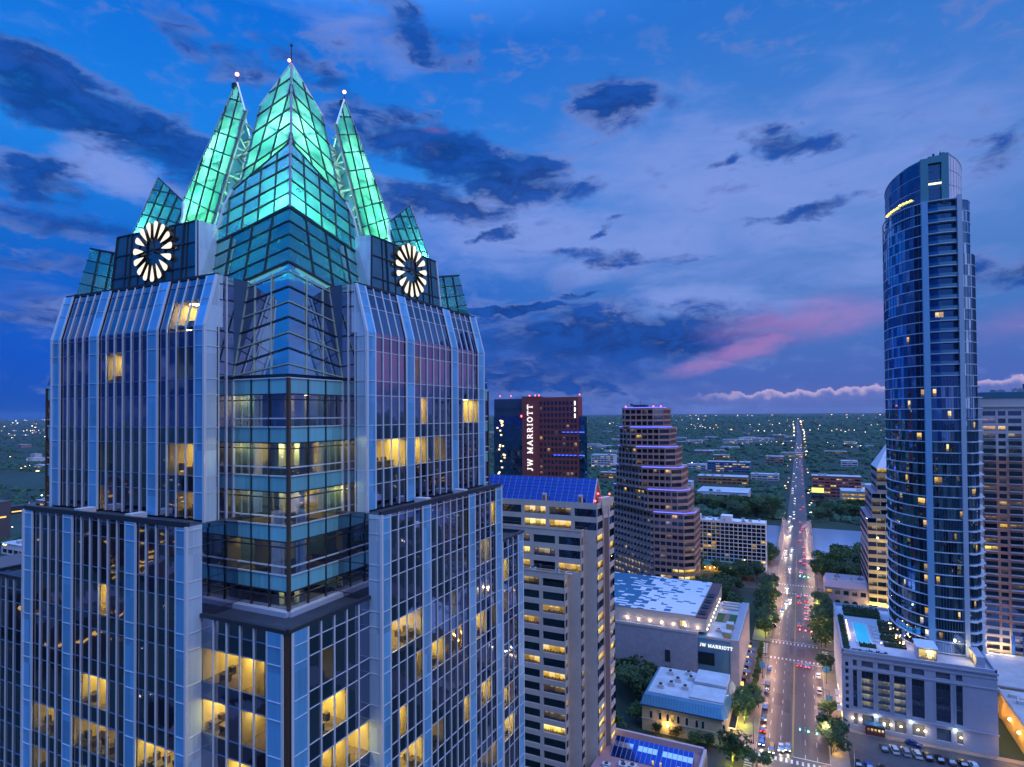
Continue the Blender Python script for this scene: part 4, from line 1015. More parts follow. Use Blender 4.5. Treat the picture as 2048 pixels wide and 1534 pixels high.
LAMPB = emis('wall_lamp', (1, .66, .34), 14)
for i in range(9):
    y = 243+i*5.2; b = MB(); b.box(-33.38, y, 21.2, -33.15, y+.35, 21.6); b.obj('wall_light', [LAMPB], JP)
    if i % 2 == 0: lamp('wall_light_glow', (-32.6, y+.2, 21.3), (1, .75, .5), 90, .15, JP)
for i in range(7):
    x = -64.5+i*4.6; b = MB(); b.box(x, 241.25, 21.9, x+.4, 241.48, 22.4); b.obj('wall_light', [LAMPB], JP)
    lamp('wall_light_glow', (x+.2, 240.6, 22.3), (1, .75, .5), 70, .15, JP)
b = MB(); b.box(-43.4, 241.3, 20.7, -41.2, 241.45, 24); b.obj('lit_doorway', [WHOT], JP)
b = MB(); b.box(-48.6, 237.9, 8.5, -46.6, 237.98, 13, 0); b.obj('dark_opening', [DKMET], JP)
b = MB(); b.box(-36.2, 238.45, 9.6, -30.2, 238.55, 14.2, 0); b.obj('dark_opening', [glass('podium_glass', (.08, .14, .24))], JP)
serif_sign(JP, 'JW MARRIOTT', 1.12, lambda u, v: Vector((-29.6+u, 238.4, 16.4+v)), SIGNW, gap=.17, stroke=.19)
b = MB()
for i in range(14):
    y = 241+i*3.3
    b.box(-21.35, y, .2, -20.4, y+2.6, 3.4, 0 if i % 4 else 1)
b.obj('shop_front', [glass('shop_glass', (.1, .12, .16)), emis('shop_lit', (1, .55, .15), 1.6)], JP)
for y, m_ in ((246, 'm'), (252, 'b'), (259, 'b'), (264, 'b'), (270, 'b'), (276, 'b')):
    b = MB(); b.box(-21.3, y, 3.6, -18.6, y+3.4, 3.8); b.obj('awning', [mat('awning_%s' % m_, (.10, .16, .30) if m_ == 'b' else (.12, .08, .06), .7)], JP)
# ---- historic stone building with blue metal mansard
HI = thing('stone_building', (-35, 210, 0), 'small pale stone building with arched windows and a blue metal mansard roof', 'building')
STONE = mat('limestone', (.52, .43, .26), .85, var=.2, scale=1.2)
b = MB(); b.box(-48.6, 200, 0, -23.2, 226, 8.6, 0); b.poly([(-23.2, 200, 0), (-22.2, 202, 0), (-22.2, 202, 8.6), (-23.2, 200, 8.6)], 0); b.box(-23.2, 202, 0, -22.2, 226, 8.6, 0)
for z in (3.9, 8.3): b.box(-48.8, 199.85, z, -23.1, 200.05, z+.25, 1)
b.obj('wall', [STONE, mat('pale_stone', (.6, .54, .42), .8)], HI)
for x in (-45.6, -42.6, -40.2, -38.6, -36.8, -34.1, -31, -29.1, -22.9):
    b = MB(); y = 199.9 if x < -24 else 200.2
    def ring(w, h, yy): return [(x-w, yy, 4.6), (x+w, yy, 4.6)]+[(x+w*cos(a*pi/6), yy, 4.6+h+w*sin(a*pi/6)) for a in range(7)]
    o_, i_ = ring(.62, 1.9, y-.05), ring(.42, 1.85, y-.07)
    b.poly(o_, 0); b.poly(i_, 1); b.obj('arched_window', [MATS['pale_stone'], WDARK if x != -38.6 else WLIT], HI)
b = MB(); B0 = [(-49.2, 199.4), (-22.9, 199.4), (-21.6, 201.8), (-21.6, 226.3), (-49.2, 226.3)]; T0_ = [(-48.2, 201.2), (-24.2, 201.2), (-23, 203), (-23, 225), (-48.2, 225)]
b.hexa([(x, y, 8.6) for x, y in B0], [(x, y, 11.4) for x, y in T0_], 0); b.box(-49.3, 199.3, 8.3, -22.7, 199.8, 8.75, 2)
for i in range(27): x = -48.6+i*.95; b.bar((x, 199.5, 8.8), (x+.02, 201.15, 11.35), .1, .1, 2)
b.obj('mansard_roof', [mat('blue_metal_roof', (.10, .26, .40), .35, .5, var=.1, scale=.6), MATS['pale_stone'], mat('dark_blue_trim', (.03, .10, .18), .4, .3)], HI)
b = MB(); b.poly([(-47.5, 203.5, 11.45), (-23.5, 203.5, 11.45), (-23.5, 225, 11.45), (-47.5, 225, 11.45)], 0); b.box(-34, 204, 11.4, -23.3, 214, 12.0, 0); b.box(-34, 214.5, 11.4, -23.3, 225, 12.9, 0); b.obj('flat_roof', [ROOFW], HI)
for i, (x, y) in enumerate(((-45, 207), (-42, 210), (-40.5, 214), (-37.2, 209), (-44, 219), (-36.5, 217), (-38, 221))):
    b = MB(); b.box(x, y, 11.4, x+2, y+1.6, 12.7, 0); b.tube((x+1, y+.8, 12.7), (x+1, y+.8, 13.1), .6, .6, 10, 1); b.obj('air_unit', [mat('unit_white', (.5, .5, .52), .5), DKMET], HI)
b = MB(); b.ball((-40.2, 199.4, 3.2), .35, 10, 6); b.obj('wall_light', [emis('amber_lamp', (1, .55, .1), 30)], HI); lamp('wall_light_glow', (-40.2, 198.7, 3.2), (1, .6, .15), 550, .3, HI)
b = MB(); b.box(-22.1, 207, 3.2, -20, 224, 3.4, 0); b.box(-22.1, 207, 2.9, -20.0, 224, 2.96, 1); b.obj('lit_canopy', [DKMET, emis('canopy_lamp', (1, .6, .2), 4)], HI)
# ---- low building with the blue skylight
SK = thing('skylight_building', (-38, 175, 0), 'low reddish flat roofed annex with a long blue glass skylight', 'building')
REDC = mat('rose_concrete', (.34, .18, .19), .8, var=.15, scale=.4)
b = MB(); b.box(-54, 158, 0, -25.4, 182, 6.4, 0); b.box(-54, 181.2, 6.4, -25.4, 182, 8.2, 1); b.box(-26.2, 158, 6.4, -25.4, 182, 8.2, 1); b.obj('wall', [REDC, mat('rose_parapet', (.48, .36, .38), .7)], SK)
b = MB()
for i in range(16):
    q = lambda u, v: (-50.5+1.4*u, 169.5+6.6*v, 6.5+2.7*v)
    for j in range(4): b.poly([q(i, j/4), q(i+1, j/4), q(i+1, (j+1)/4), q(i, (j+1)/4)], 1 if (j == 2 and i not in (4, 9)) else 0)
b.poly([(-28.1, 169.5, 6.5), (-28.1, 176.1, 6.5), (-28.1, 176.1, 9.2)], 2); b.poly([(-50.5, 176.1, 6.5), (-50.5, 176.1, 9.2), (-28.1, 176.1, 9.2), (-28.1, 176.1, 6.5)], 2)
s_ = b.obj('skylight', [BLUEG, glass('sky_pane', (.55, .62, .85), .1), REDC], SK)
b = MB()
for i in range(17): b.bar((-50.5+1.4*i, 169.5, 6.55), (-50.5+1.4*i, 176.1, 9.25), .12)
b.obj('glazing_bar', [MATS['blue_bar']], s_)
for x in (-38.5, -36.4, -31.5): b = MB(); b.box(x, 169.1, 6.5, x+.5, 169.3, 8.2); b.obj('lit_slot', [WHOT], SK)
for x, y in ((-47, 165), (-41.5, 163.5)): b = MB(); b.box(x, y, 6.4, x+2, y+1.6, 7.6, 0); b.tube((x+1, y+.8, 7.6), (x+1, y+.8, 7.9), .6, .6, 10, 1); b.obj('air_unit', [MATS['unit_white'], DKMET], SK)
# ---- stepped terrace tower with blue neon edges
SJ = thing('stepped_tower', (-85, 375, 0), 'brown stepped terrace tower with bright blue neon lines along its setbacks', 'office building')
BRN = mat('brown_granite', (.40, .24, .20), .7, var=.12, scale=.3)
b = MB(); cl = []
ZT_ = [108.6, 96.9, 85.2, 73.2, 60.2, 47.2]
for i in range(6):
    zt = ZT_[i]; zb_ = ZT_[i+1] if i < 5 else -1
    xr, xl, yf = -73.8+3.6*i, -96.3+3.6*i, 360.0-.9*i
    x1 = xr-5.2; nf = 3 if i < 5 else 12
    if i == 4: nf = 3
    p = (zt-1.3-zb_)/nf; zc = []
    for j in range(nf): z = zt-1.3-j*p; zc += [(z-2.3, z, True), (z-p, z-2.3, False)]
    zc += [(zt-1.3, zt, False)]; zc.sort()
    xw = xl
    cl += grid_wall(b, (xw, yf, 0), (1,0,0), cuts(0, x1-xw, 5, .6, .4), zc, .4)
    d = Vector((5.2, 5.2, 0)).normalized(); cl += grid_wall(b, (x1, yf, 0), tuple(d), cuts(0, 7.35, 1, .3, .25), zc, .3)
    cl += grid_wall(b, (xr, yf+5.2, 0), (0,1,0), cuts(0, 22, 6, .6, .5), zc, .3)
    # diagonal left wing, longer on every lower tier
    Lw = [2.5, 11, 18, 26, 34, 46][i]; dv = Vector((-.78, .62, 0)).normalized()
    O = Vector((xl, yf, 0))+dv*Lw
    cl += grid_wall(b, tuple(O), tuple(-dv), cuts(0, Lw, max(1, int(Lw/3.1)), .8, .5), zc, .7)
    E_ = O+Vector((8, 20, 0)); R_ = [(xl, yf), (x1, yf), (xr, yf+5.2), (xr, yf+28), (E_.x, E_.y+8), (O.x, O.y)]
    b.poly([(x, y, zt-.7) for x, y in R_], 0); b.poly([(O.x, O.y, zb_), (O.x, O.y, zt), (E_.x, E_.y+8, zt), (E_.x, E_.y+8, zb_)])
b.obj('wall', [BRN], SJ)
r = random.Random(21)
def pick_sj(i):
    z = cl[i][0].z
    return r.choices([WDARK, WDIM, WLIT, WHOT], [.90, .07, .025, .005] if z > 14 or z < 3 else [.25, .1, .35, .3])[0]
cl.sort(key=lambda c: (c[1][1] != 0, c[0].y))
windows(SJ, cl, pick_sj)
for i in range(6):
    xr, xl, yf, zt = -73.8+3.6*i, -96.3+3.6*i, 360.0-.9*i, ZT_[i]; b = MB(); x1 = xr-5.2
    pts = [(xl, yf-.1), (x1, yf-.1), (xr+.1, yf+5.1), (xr+.1, yf+12)]
    for p, q in zip(pts, pts[1:]): b.bar((*p, zt+.1), (*q, zt+.1), .3, .38)
    if i in (1, 2, 3, 4):
        dv = Vector((-.78, .62, 0)).normalized(); Lw = [2.5, 11, 18, 26, 34, 46][i]; O = Vector((xl, yf-.2, 0)); b.bar(O+dv*(Lw-3.5)+Vector((0,0,zt+.1)), O+dv*Lw+Vector((0,0,zt+.1)), .3, .35)
    b.obj('neon_edge', [emis('violet_neon', (.10, .12, 1), 2.4)], SJ)
    # little balconies on the diagonal wing
for i in range(6):
    xl, yf = -96.3+3.6*i, 360.0-.9*i; zt = ZT_[i]; zb_ = ZT_[i+1] if i < 5 else 1; Lw = [2.5, 11, 18, 26, 34, 46][i]; dv = Vector((-.78, .62, 0)).normalized(); nn = Vector((-.62, -.78, 0)); b = MB()
    nf = 3 if i < 5 else 11
    for j in range(nf):
        z = zt-1.3-(j+1)*(zt-1.3-zb_)/nf+.2; m_ = max(1, int(Lw/3.1))
        for k_ in range(m_):
            c = Vector((xl, yf, z))+dv*((k_+.5)*Lw/m_); b.hexa([c-dv*.8, c+dv*.8, c+dv*.55+nn*.9, c-dv*.55+nn*.9], [q+Vector((0,0,1.0)) for q in (c-dv*.8, c+dv*.8, c+dv*.55+nn*.9, c-dv*.55+nn*.9)])
    o = b.obj('balcony', [mat('balcony_grey', (.34, .29, .36), .7)], SJ); tag(o, kind='stuff')
b = MB(); b.box(-92, 363, 108, -84, 370, 110.4); b.ball((-93, 364, 110.5), .9, 8, 5); b.tube((-88, 366, 110), (-88, 366, 113), .1); b.obj('roof_plant', [DKMET], SJ)
for x in (-95.8, -79, -74.6): b = MB(); b.ball((x, 361, 109.4), .35, 8, 5); b.obj('beacon', [RED], SJ)
# ---- gridded slab hotel by the water
HO = thing('slab_hotel', (-43, 438, 0), 'long white gridded slab hotel beside the bridge, dark balconies and flat roof', 'hotel')
HW = mat('hotel_white', (.66, .66, .72), .7, var=.06, scale=.5)
b = MB(); zc = [(0, 4.6, False)]; z = 4.6
for i in range(10): zc += [(z, z+2.26, True), (z+2.26, z+2.62, False)]; z += 2.62
zc += [(z, z+1.2, False)]
cl = grid_wall(b, (-67, 430, 0), (1,0,0), cuts(0, 45.8, 16, .34, .3), zc, .9); cl2 = grid_wall(b, (-21.2, 430, 0), (0,1,0), cuts(0, 15, 3, 2.4), zc, .3)
b.poly([(-67, 430, z+.6), (-21.2, 430, z+.6), (-21.2, 445, z+.6), (-67, 445, z+.6)]); b.box(-49.6, 432, z+.6, -42.5, 440, z+4.2); b.box(-66, 432, z+.6, -63, 438, z+4)
b.obj('wall', [HW], HO); windows(HO, cl+cl2, seeded(31, [.86, .10, .035, .005], [WDARK, WDIM, WLIT, WHOT]))
b = MB(); b.box(-62, 418, 0, -38, 430, 4.0, 0); b.box(-63, 417, 4.0, -37, 430, 4.3, 1); b.obj('entrance_lodge', [mat('lodge_wall', (.3, .2, .1), .8), mat('teal_roof', (.03, .16, .12), .7)], HO)
for i in range(7): lamp('entrance_glow', (-60+i*4, 414.5, 2.6), (1, .6, .12), 320, .3, HO)
b = MB()
for i in range(9): b.ball((-61+i*3, 416.4, 2.6+.4*(i % 2)), .3, 6, 4)
b.obj('entrance_lamp', [emis('entrance_bulb', (1, .6, .15), 22)], HO)
# ---- curved residential glass tower on its podium
AU = thing('residential_tower', (43, 255, 0), 'slender curved blue glass residential skyscraper with a slanted glass cap', 'skyscraper')
AG = glass('residential_glass', (.46, .64, .86), wave=.03, wscale=.25)
AG2 = glass('residential_glass_dark', (.13, .24, .42), wave=.03, wscale=.25)
SLAB = mat('slab_edge', (.58, .70, .84), .5, .2)
PILL = mat('tower_pillar', (.22, .46, .70), .5, .2, var=.06, scale=.2)
CURV = [(31.6, 278), (29.9, 270), (29.3, 262), (30.2, 254.5), (32.2, 249), (34.8, 244.9), (38.0, 242.2)]
MID = [(39.5, 241.4), (43.6, 240.9), (47.8, 241.5)]
RGT = [(49.0, 241.8), (51.4, 243.4), (53.0, 245.9), (54.0, 250), (54.2, 257), (53.4, 266)]
FPZ = 3.66; Z0 = 25.4; NF = 41
def smooth_line(pts, n):
    out = []
    for i in range(len(pts)-1):
        p0 = Vector(pts[max(i-1, 0)]); p1 = Vector(pts[i]); p2 = Vector(pts[i+1]); p3 = Vector(pts[min(i+2, len(pts)-1)])
        for k_ in range(n):
            t = k_/n; out.append(.5*((2*p1)+(p2-p0)*t+(2*p0-5*p1+4*p2-p3)*t*t+(3*p1-p0-3*p2+p3)*t**3))
    out.append(Vector(pts[-1])); return out
CV = smooth_line(CURV, 3); RV = smooth_line(RGT, 3)
def off(line, d):
    out = []
    for i, p in enumerate(line):
        a = line[max(i-1, 0)]; c = line[min(i+1, len(line)-1)]; t = (c-a).normalized(); out.append(p+Vector((t.y, -t.x))*d)
    return out
def wallstrip(b, line, z0, z1, mi=0):
    for p, q in zip(line, line[1:]): b.poly([(p.x, p.y, z0), (q.x, q.y, z0), (q.x, q.y, z1), (p.x, p.y, z1)], mi)
rA = random.Random(77)
gl, gm, gr = MB(), MB(), MB()
for j in range(NF):
    z = Z0+j*FPZ
    for line, m_, lim in ((CV, gl, NF), (RV, gr, NF)):
        ln = line
        if m_ is gr and j >= 36: ln = off(line, -1.1)
        if m_ is gl and j >= NF-2: ln = off(line, -.8)
        for i, (p, q) in enumerate(zip(ln, ln[1:])):
            m_.poly([(p.x, p.y, z), (q.x, q.y, z), (q.x, q.y, z+FPZ), (p.x, p.y, z+FPZ)], 2 if (m_ is gl and i > len(ln)-4) else 1 if rA.random() < (.45 if m_ is gl else .7) else 0)  # last panes tinted dark: recess shade put into the glass, wall stays flush
    rec = 1.5 if j > 24 else .15
    mid = smooth_line([(x, y+rec) for x, y in MID], 4)
    for p, q in zip(mid, mid[1:]): gm.poly([(p.x, p.y, z), (q.x, q.y, z), (q.x, q.y, z+FPZ), (p.x, p.y, z+FPZ)], 1 if rA.random() < .6 or j > 24 else 0)
gl.poly([(31.6,278,Z0), (31.6,278,Z0+NF*FPZ), (53.4,266,Z0+NF*FPZ), (53.4,266,Z0)], 1)
gl.obj('curved_glazing', [AG, AG2, glass('recess_shade_glass', (.06, .10, .17), wave=.02)], AU); gm.obj('front_glazing', [AG, AG2], AU); gr.obj('side_glazing', [AG, AG2], AU)
def ribbon(b, line, z, w0, w1, h, mi=0):
    o, i_ = off(line, w1), off(line, w0)
    for k_ in range(len(line)-1):
        a, c, d, e = o[k_], o[k_+1], i_[k_+1], i_[k_]
        b.hexa([(a.x,a.y,z), (c.x,c.y,z), (d.x,d.y,z), (e.x,e.y,z)], [(a.x,a.y,z+h), (c.x,c.y,z+h), (d.x,d.y,z+h), (e.x,e.y,z+h)], mi)
for j in range(NF+1):
    z = Z0+j*FPZ; b = MB(); lower = j < 25
    ribbon(b, CV, z-.12, -.2, .42 if lower else .10, .26)
    mid = smooth_line(MID, 4); ribbon(b, mid, z-.12, -1.6, .30 if lower else .35, .26)
    rl = off(RV, -1.1) if j >= 36 else RV
    if lower:   # balconies kink outwards between the slab corners
        zz = [p for p in rl]; o = off(rl, .5)
        for k_ in range(0, len(zz)-1):
            a, c = o[k_], o[k_+1]; bulge = .9 if k_ % 3 == 1 else .25
            t = (c-a).normalized(); nn = Vector((t.y, -t.x)); a2, c2 = a+nn*(.9 if k_ % 3 in (1, 2) else .25), c+nn*(.9 if k_ % 3 in (0, 1) else .25)
            d, e = off(rl, -.2)[k_+1], off(rl, -.2)[k_]
            b.hexa([(a2.x,a2.y,z-.12), (c2.x,c2.y,z-.12), (d.x,d.y,z-.12), (e.x,e.y,z-.12)], [(a2.x,a2.y,z+.14), (c2.x,c2.y,z+.14), (d.x,d.y,z+.14), (e.x,e.y,z+.14)])
    else: ribbon(b, rl, z-.1, -.2, .12, .2)
    b.obj('floor_slab', [SLAB], AU)
for j in range(25, NF):
    z = Z0+j*FPZ; b = MB(); mid = smooth_line([(x, y-.25) for x, y in MID], 4)
    wallstrip(b, mid, z+.15, z+1.15); b.obj('balcony_rail', [MATS.get('rail_glass') or glass('rail_glass', (.34, .55, .66), .12)], AU)
b = MB(); b.box(37.9, 240.5, 20, 39.6, 242.6, Z0+NF*FPZ); b.obj('pillar', [PILL], AU)
b = MB(); b.box(47.7, 240.6, 20, 49.0, 242.6, Z0+NF*FPZ+1); b.obj('pillar', [mat('pale_pillar', (.46, .56, .68), .5, .2)], AU)
mull = MB()
for i, p in enumerate(off(CV, .03)):
    mull.bar((p.x, p.y, Z0), (p.x, p.y, Z0+NF*FPZ-(0 if i < 99 else 0)), .10, .12)
for p in smooth_line(MID, 6): mull.bar((p.x, p.y+.1, Z0), (p.x, p.y+.1, Z0+25*FPZ), .09, .12)
for p in off(RV, .03): mull.bar((p.x, p.y, Z0), (p.x, p.y, Z0+36*FPZ), .10, .12)
mull.obj('mullion_lattice', [mat('steel_blue', (.10, .16, .24), .4, .5)], AU)
# slanted cap: curved screen rising to the front slab, pale curved screen falling away
zc0 = Z0+NF*FPZ
b = MB(); sc_ = off(CV, -.9); hgt = lambda i: 187.6+2.8*max(0, (i-5)/(len(sc_)-6))
for i, (p, q) in enumerate(zip(sc_, sc_[1:])):
    za, zb_ = hgt(i), hgt(i+1)
    for k_ in range(3):
        b.poly([(p.x,p.y,zc0+(za-zc0)*k_/3), (q.x,q.y,zc0+(zb_-zc0)*k_/3), (q.x,q.y,zc0+(zb_-zc0)*(k_+1)/3), (p.x,p.y,zc0+(za-zc0)*(k_+1)/3)], 0)
b.obj('cap_screen', [AG2], AU)
b = MB()
for i, (p, q) in enumerate(zip(sc_, sc_[1:])): b.bar((p.x,p.y,hgt(i)), (q.x,q.y,hgt(i+1)), .35, .3)
for f_ in (.33, .66): 
    for i, (p, q) in enumerate(zip(sc_, sc_[1:])): b.bar((p.x,p.y-.05,zc0+(hgt(i)-zc0)*f_), (q.x,q.y-.05,zc0+(hgt(i+1)-zc0)*f_), .1, .1)
b.obj('cap_rim', [SLAB], AU)
b = MB(); b.box(38.0, 242.0, zc0-1, 40.2, 250, 190.4, 0); b.box(43.9, 242.0, zc0-1, 45.9, 250, 191.4, 0); b.box(40.2, 242.0, 188.6, 43.9, 250, 190.9, 0); b.box(40.2, 243.2, zc0-1, 43.9, 250, 188.6, 1); b.box(40.2, 242.5, zc0+6.2, 43.9, 243.2, zc0+6.5, 2)
for i in range(4): b.box(40.2, 243.0, zc0+1.5+i*3, 43.9, 243.2, zc0+1.6+i*3, 0)
b.obj('cap_tower', [mat('teal_panel', (.10, .30, .36), .45, .3), AG2, emis('cap_lamp', (1, .85, .45), 2.5)], AU)
b = MB(); pl_ = smooth_line([(45.9, 242.2), (48.2, 243.4), (49.9, 245.8), (50.6, 250), (50.2, 256)], 3)
hh = lambda i: 191.2-7.5*(i/(len(pl_)-1))
for i, (p, q) in enumerate(zip(pl_, pl_[1:])):
    for k_ in range(3): b.poly([(p.x,p.y,zc0+(hh(i)-zc0)*k_/3), (q.x,q.y,zc0+(hh(i+1)-zc0)*k_/3), (q.x,q.y,zc0+(hh(i+1)-zc0)*(k_+1)/3), (p.x,p.y,zc0+(hh(i)-zc0)*(k_+1)/3)], 0)
    b.bar((p.x,p.y,hh(i)), (q.x,q.y,hh(i+1)), .3, .3, 1)
    b.bar((p.x,p.y-.05,zc0), (p.x,p.y-.05,hh(i)), .1, .1, 1)
    for f_ in (.33, .66): b.bar((p.x,p.y-.05,zc0+(hh(i)-zc0)*f_), (q.x,q.y-.05,zc0+(hh(i+1)-zc0)*f_), .1, .1, 1)
b.obj('pale_screen', [mat('pale_louvre', (.82, .76, .86), .5, .2), SLAB], AU)
b = MB()
for i in range(4, 13):
    p, q = sc_[i+3], sc_[i+4]
    if i > 8: b.bar((p.x-.15, p.y-.25, zc0+2.0), ((p.x+q.x)/2-.15, (p.y+q.y)/2-.25, zc0+2.3), 1.3, .2)
    else: b.bar((p.x-.2, p.y-.25, zc0+1.6), ((p.x+q.x)/2-.2, (p.y+q.y)/2-.25, zc0+1.9), .9, .2)
b.obj('cap_lights', [emis('gold_lamp', (1, .62, .12), 2.6)], AU)
for x in (42.2, 44.2, 45.0): b = MB(); b.tube((x, 245, 190.5), (x, 245, 192.6+.6*(x == 44.2)), .1, .08, 6); b.box(x-.3, 244.7, 192, x+.3, 245.3, 192.6); b.obj('antenna', [DKMET], AU)
# lit apartments
for (x, j, w) in ((36.2, 19, 1.5), (36.0, 13, 2.2), (40.2, 23, .9), (40.4, 15.9, 2.0), (37.0, 11, 1.8), (36.6, 7.6, 2.0), (37, 6.2, 1.9), (40.3, 6.4, .9), (36.9, 3.9, 2.0), (36, 2, 1), (36.8, 1, 1.2), (40.6, 1, 1.0), (47, 12.5, .8), (44.0, 21.1, .9), (50.4, 14, 1.4), (51, 20, 1.0), (51.0, 9, .9), (34.2, 22, .9), (37.2, 23.3, 1.4), (33, 15, .8), (43.8, 18, .6), (50.2, 4, .7), (41.2, 30.8, 2.2), (45.2, 10, .5), (46, 3, .6), (33.6, 28, .9), (32.4, 5, .7)):
    z = Z0+int(j)*FPZ+.5; line = CV if x < 38 else (smooth_line(MID, 8) if x < 47.8 else RV)
    near = min(range(len(line)-1), key=lambda i: abs(line[i].x-x)); p = line[near]; t = (line[near+1]-p).normalized(); nn = Vector((t.y, -t.x)); 
    if 25 <= int(j) and x > 38 and x < 47.8: nn = -nn*8
    a = p+nn*.08; c = a+t*w; b = MB(); b.poly([(a.x,a.y,z), (c.x,c.y,z), (c.x,c.y,z+2.4), (a.x,a.y,z+2.4)]); b.obj('lit_window', [WLIT if rA.random() < .7 else WHOT], AU)
# lobby level under the tower
b = MB(); b.box(38.5, 243.5, 21, 52, 262, Z0-.2, 0); b.box(34.5, 248, 21, 38.5, 268, Z0-.2, 0); b.obj('lobby', [lit_room('lobby_lit', (1, .62, .18), .8, .5)], AU)
AP = thing('tower_podium', (32, 255, 0), 'blue grey stone podium with tall dark window bays below the curved tower', 'building')
PST = mat('podium_stone', (.32, .36, .47), .75, var=.08, scale=.6)
b = MB(); x0, x1, yF, H_ = 11.6, 53.2, 229.5, 25.2
sc1 = 42/ (1575-190)
bays = [(14.8, 16.0), (17.3, 20.6), (21.9, 25.2), (26.4, 29.6), (31.2, 34.6), (37.6, 41.4), (42.8, 44.5)]
u = []; x = x0
for a, c in bays: u += [(x-x0, a-x0, False), (a-x0, c-x0, True)]; x = c
u += [(x-x0, x1-x0, False)]
zc = [(0, 1.5, False), (1.5, 5.4, True), (5.4, 7.3, False), (7.3, 19.6, True), (19.6, 20.9, False), (20.9, 22.9, True), (22.9, 25.2, False)]
cl = grid_wall(b, (x0, yF, 0), (1,0,0), u, zc, .7)
b.poly([(x0,yF,0), (x0,yF,H_), (x0,284,H_), (x0,284,0)]); b.poly([(x1,yF,0), (x1,284,0), (x1,284,H_), (x1,yF,H_)]); b.poly([(x0,284,0), (x0,284,H_), (x1,284,H_), (x1,284,0)])
for z, h, d in ((24.6, .5, .35), (20.0, .35, .2), (6.2, .4, .25), (23.2, .25, .15)): b.box(x0-d, yF-d, z, x1+d, yF-.003, z+h)
for a, c in bays:
    for x in (a-.35, c+.05): b.box(x, yF-.18, 7.2, x+.3, yF-.002, 19.8)
b.obj('wall', [PST], AP)
tall = [c for c in cl if c[3] > 10]; low = [c for c in cl if c[3] < 5]
GDIM = lit_room('garage_glow', (.42, .40, .22), .22, .6)
for c in tall:
    i = tall.index(c); O, U, w, h = c; b = MB()
    for k_ in range(5): b.poly([O+Vector((0,0,h*k_/5)), O+Vector((w,0,h*k_/5)), O+Vector((w,0,h*(k_+1)/5)), O+Vector((0,0,h*(k_+1)/5))], 1 if i in (1, 2, 3) and k_ in (0, 1, 2, 3) else 0)
    for k_ in range(1, 5): b.box(O.x, O.y-.12, O.z+h*k_/5-.12, O.x+w, O.y-.01, O.z+h*k_/5+.12, 2)
    n_ = max(1, int(w/1.1))
    for k_ in range(1, n_): b.box(O.x+w*k_/n_-.03, O.y-.08, O.z, O.x+w*k_/n_+.03, O.y-.01, O.z+h, 2)
    b.obj('window_bay', [WDARK, GDIM, mat('bay_spandrel', (.05, .08, .13), .5, .3)], AP)
GREYP = mat('grey_infill', (.10, .13, .17), .7)
windows(AP, low, lambda i: GREYP, name='infill_panel')
for i in range(7): b = MB(); z = 6.5+i*2.35; b.box(12.6, yF-.04, z, 13.5, yF-.01, z+1.3); b.obj('small_window', [WDARK], AP)
b = MB(); b.poly([(x0, yF, 24.9), (x1, yF, 24.9), (x1, 284, 24.9), (x0, 284, 24.9)], 0); b.box(x0, yF, 24.9, x1, yF+.5, 26.0, 1); b.box(x0, yF, 24.9, x0+.5, 284, 26, 1); b.box(x0, 283.5, 24.9, x1, 284, 26, 1); b.box(x1-.5, yF, 24.9, x1, 284, 26, 1); b.box(14.0, 232, 24.9, 24.5, 233, 25.6, 1)
b.obj('roof_terrace', [mat('terrace_paving', (.42, .44, .52), .7, var=.1, scale=.6), PST], AP)
b = MB(); b.box(16.6, 240.5, 24.95, 21.6, 262.5, 25.25, 0); b.poly([(17.1, 241, 25.27), (21.1, 241, 25.27), (21.1, 262, 25.27), (17.1, 262, 25.27)], 1); pool = b.obj('swimming_pool', [mat('pool_rim', (.6, .62, .66), .5), mat('pool_water', (.01, .42, .55), .08, emit=(.01, .35, .5), es=.30)], AP)
HED = mat('roof_planting', (.018, .045, .016), .9, var=.6, scale=1.5, bump=1, bscale=5)
def hedge(x0_, y0_, x1_, y1_, h, z=24.9, parent=AP, nm='planting', n=None):
    b = MB(); rr = random.Random(int(x0_*10+y0_)); n = n or int((x1_-x0_)*(y1_-y0_)*5)+20
    for i in range(n):
        c = Vector((x0_+rr.random()*(x1_-x0_), y0_+rr.random()*(y1_-y0_), z+h*rr.random()**.6)); a = Vector((rr.uniform(-1,1), rr.uniform(-1,1), rr.uniform(-.3,.8))).normalized()*.38; e = a.orthogonal().normalized()*.3
        b.poly([c-a, c-e, c+a, c+e])
    b.box(x0_, y0_, z, x1_, y1_, z+h*.45, 0); return b.obj(nm, [HED], parent)
hedge(12.4, 232, 14.2, 270, .9); hedge(14.6, 271, 27, 280, 2.2); hedge(25.3, 262.5, 31, 266, 1.6); hedge(25, 254.5, 31, 258.5, 1.7); hedge(24.6, 246.5, 31, 250.5, 1.6); hedge(25, 240.5, 31.5, 243.5, 1.4); hedge(14.5, 230.6, 25, 231.6, 1.2); hedge(17.5, 237.2, 22.4, 239.8, .9)
b = MB()
for i in range(11): b.ball((14.9, 243+i*2, 25.5), .16, 6, 4)
for (x, y) in ((29, 263), (30, 264), (31, 263.4), (28.6, 256), (29.8, 257.4), (30.6, 255.6), (29.6, 249.4), (30.4, 248), (29.2, 247.2), (30.8, 250), (29.8, 242.4), (30.6, 241.6), (31, 243.4), (24, 239.6)): b.ball((x, y, 26.4), .2, 6, 4)
b.obj('terrace_lamps', [emis('terrace_lamp', (1, .55, .2), 14)], AP)
for p in ((30, 264.5), (30, 257.5), (30.5, 249), (31, 242.5), (15.3, 250)): lamp('terrace_glow', (*p, 27.2), (1, .55, .2), 260, .3, AP)
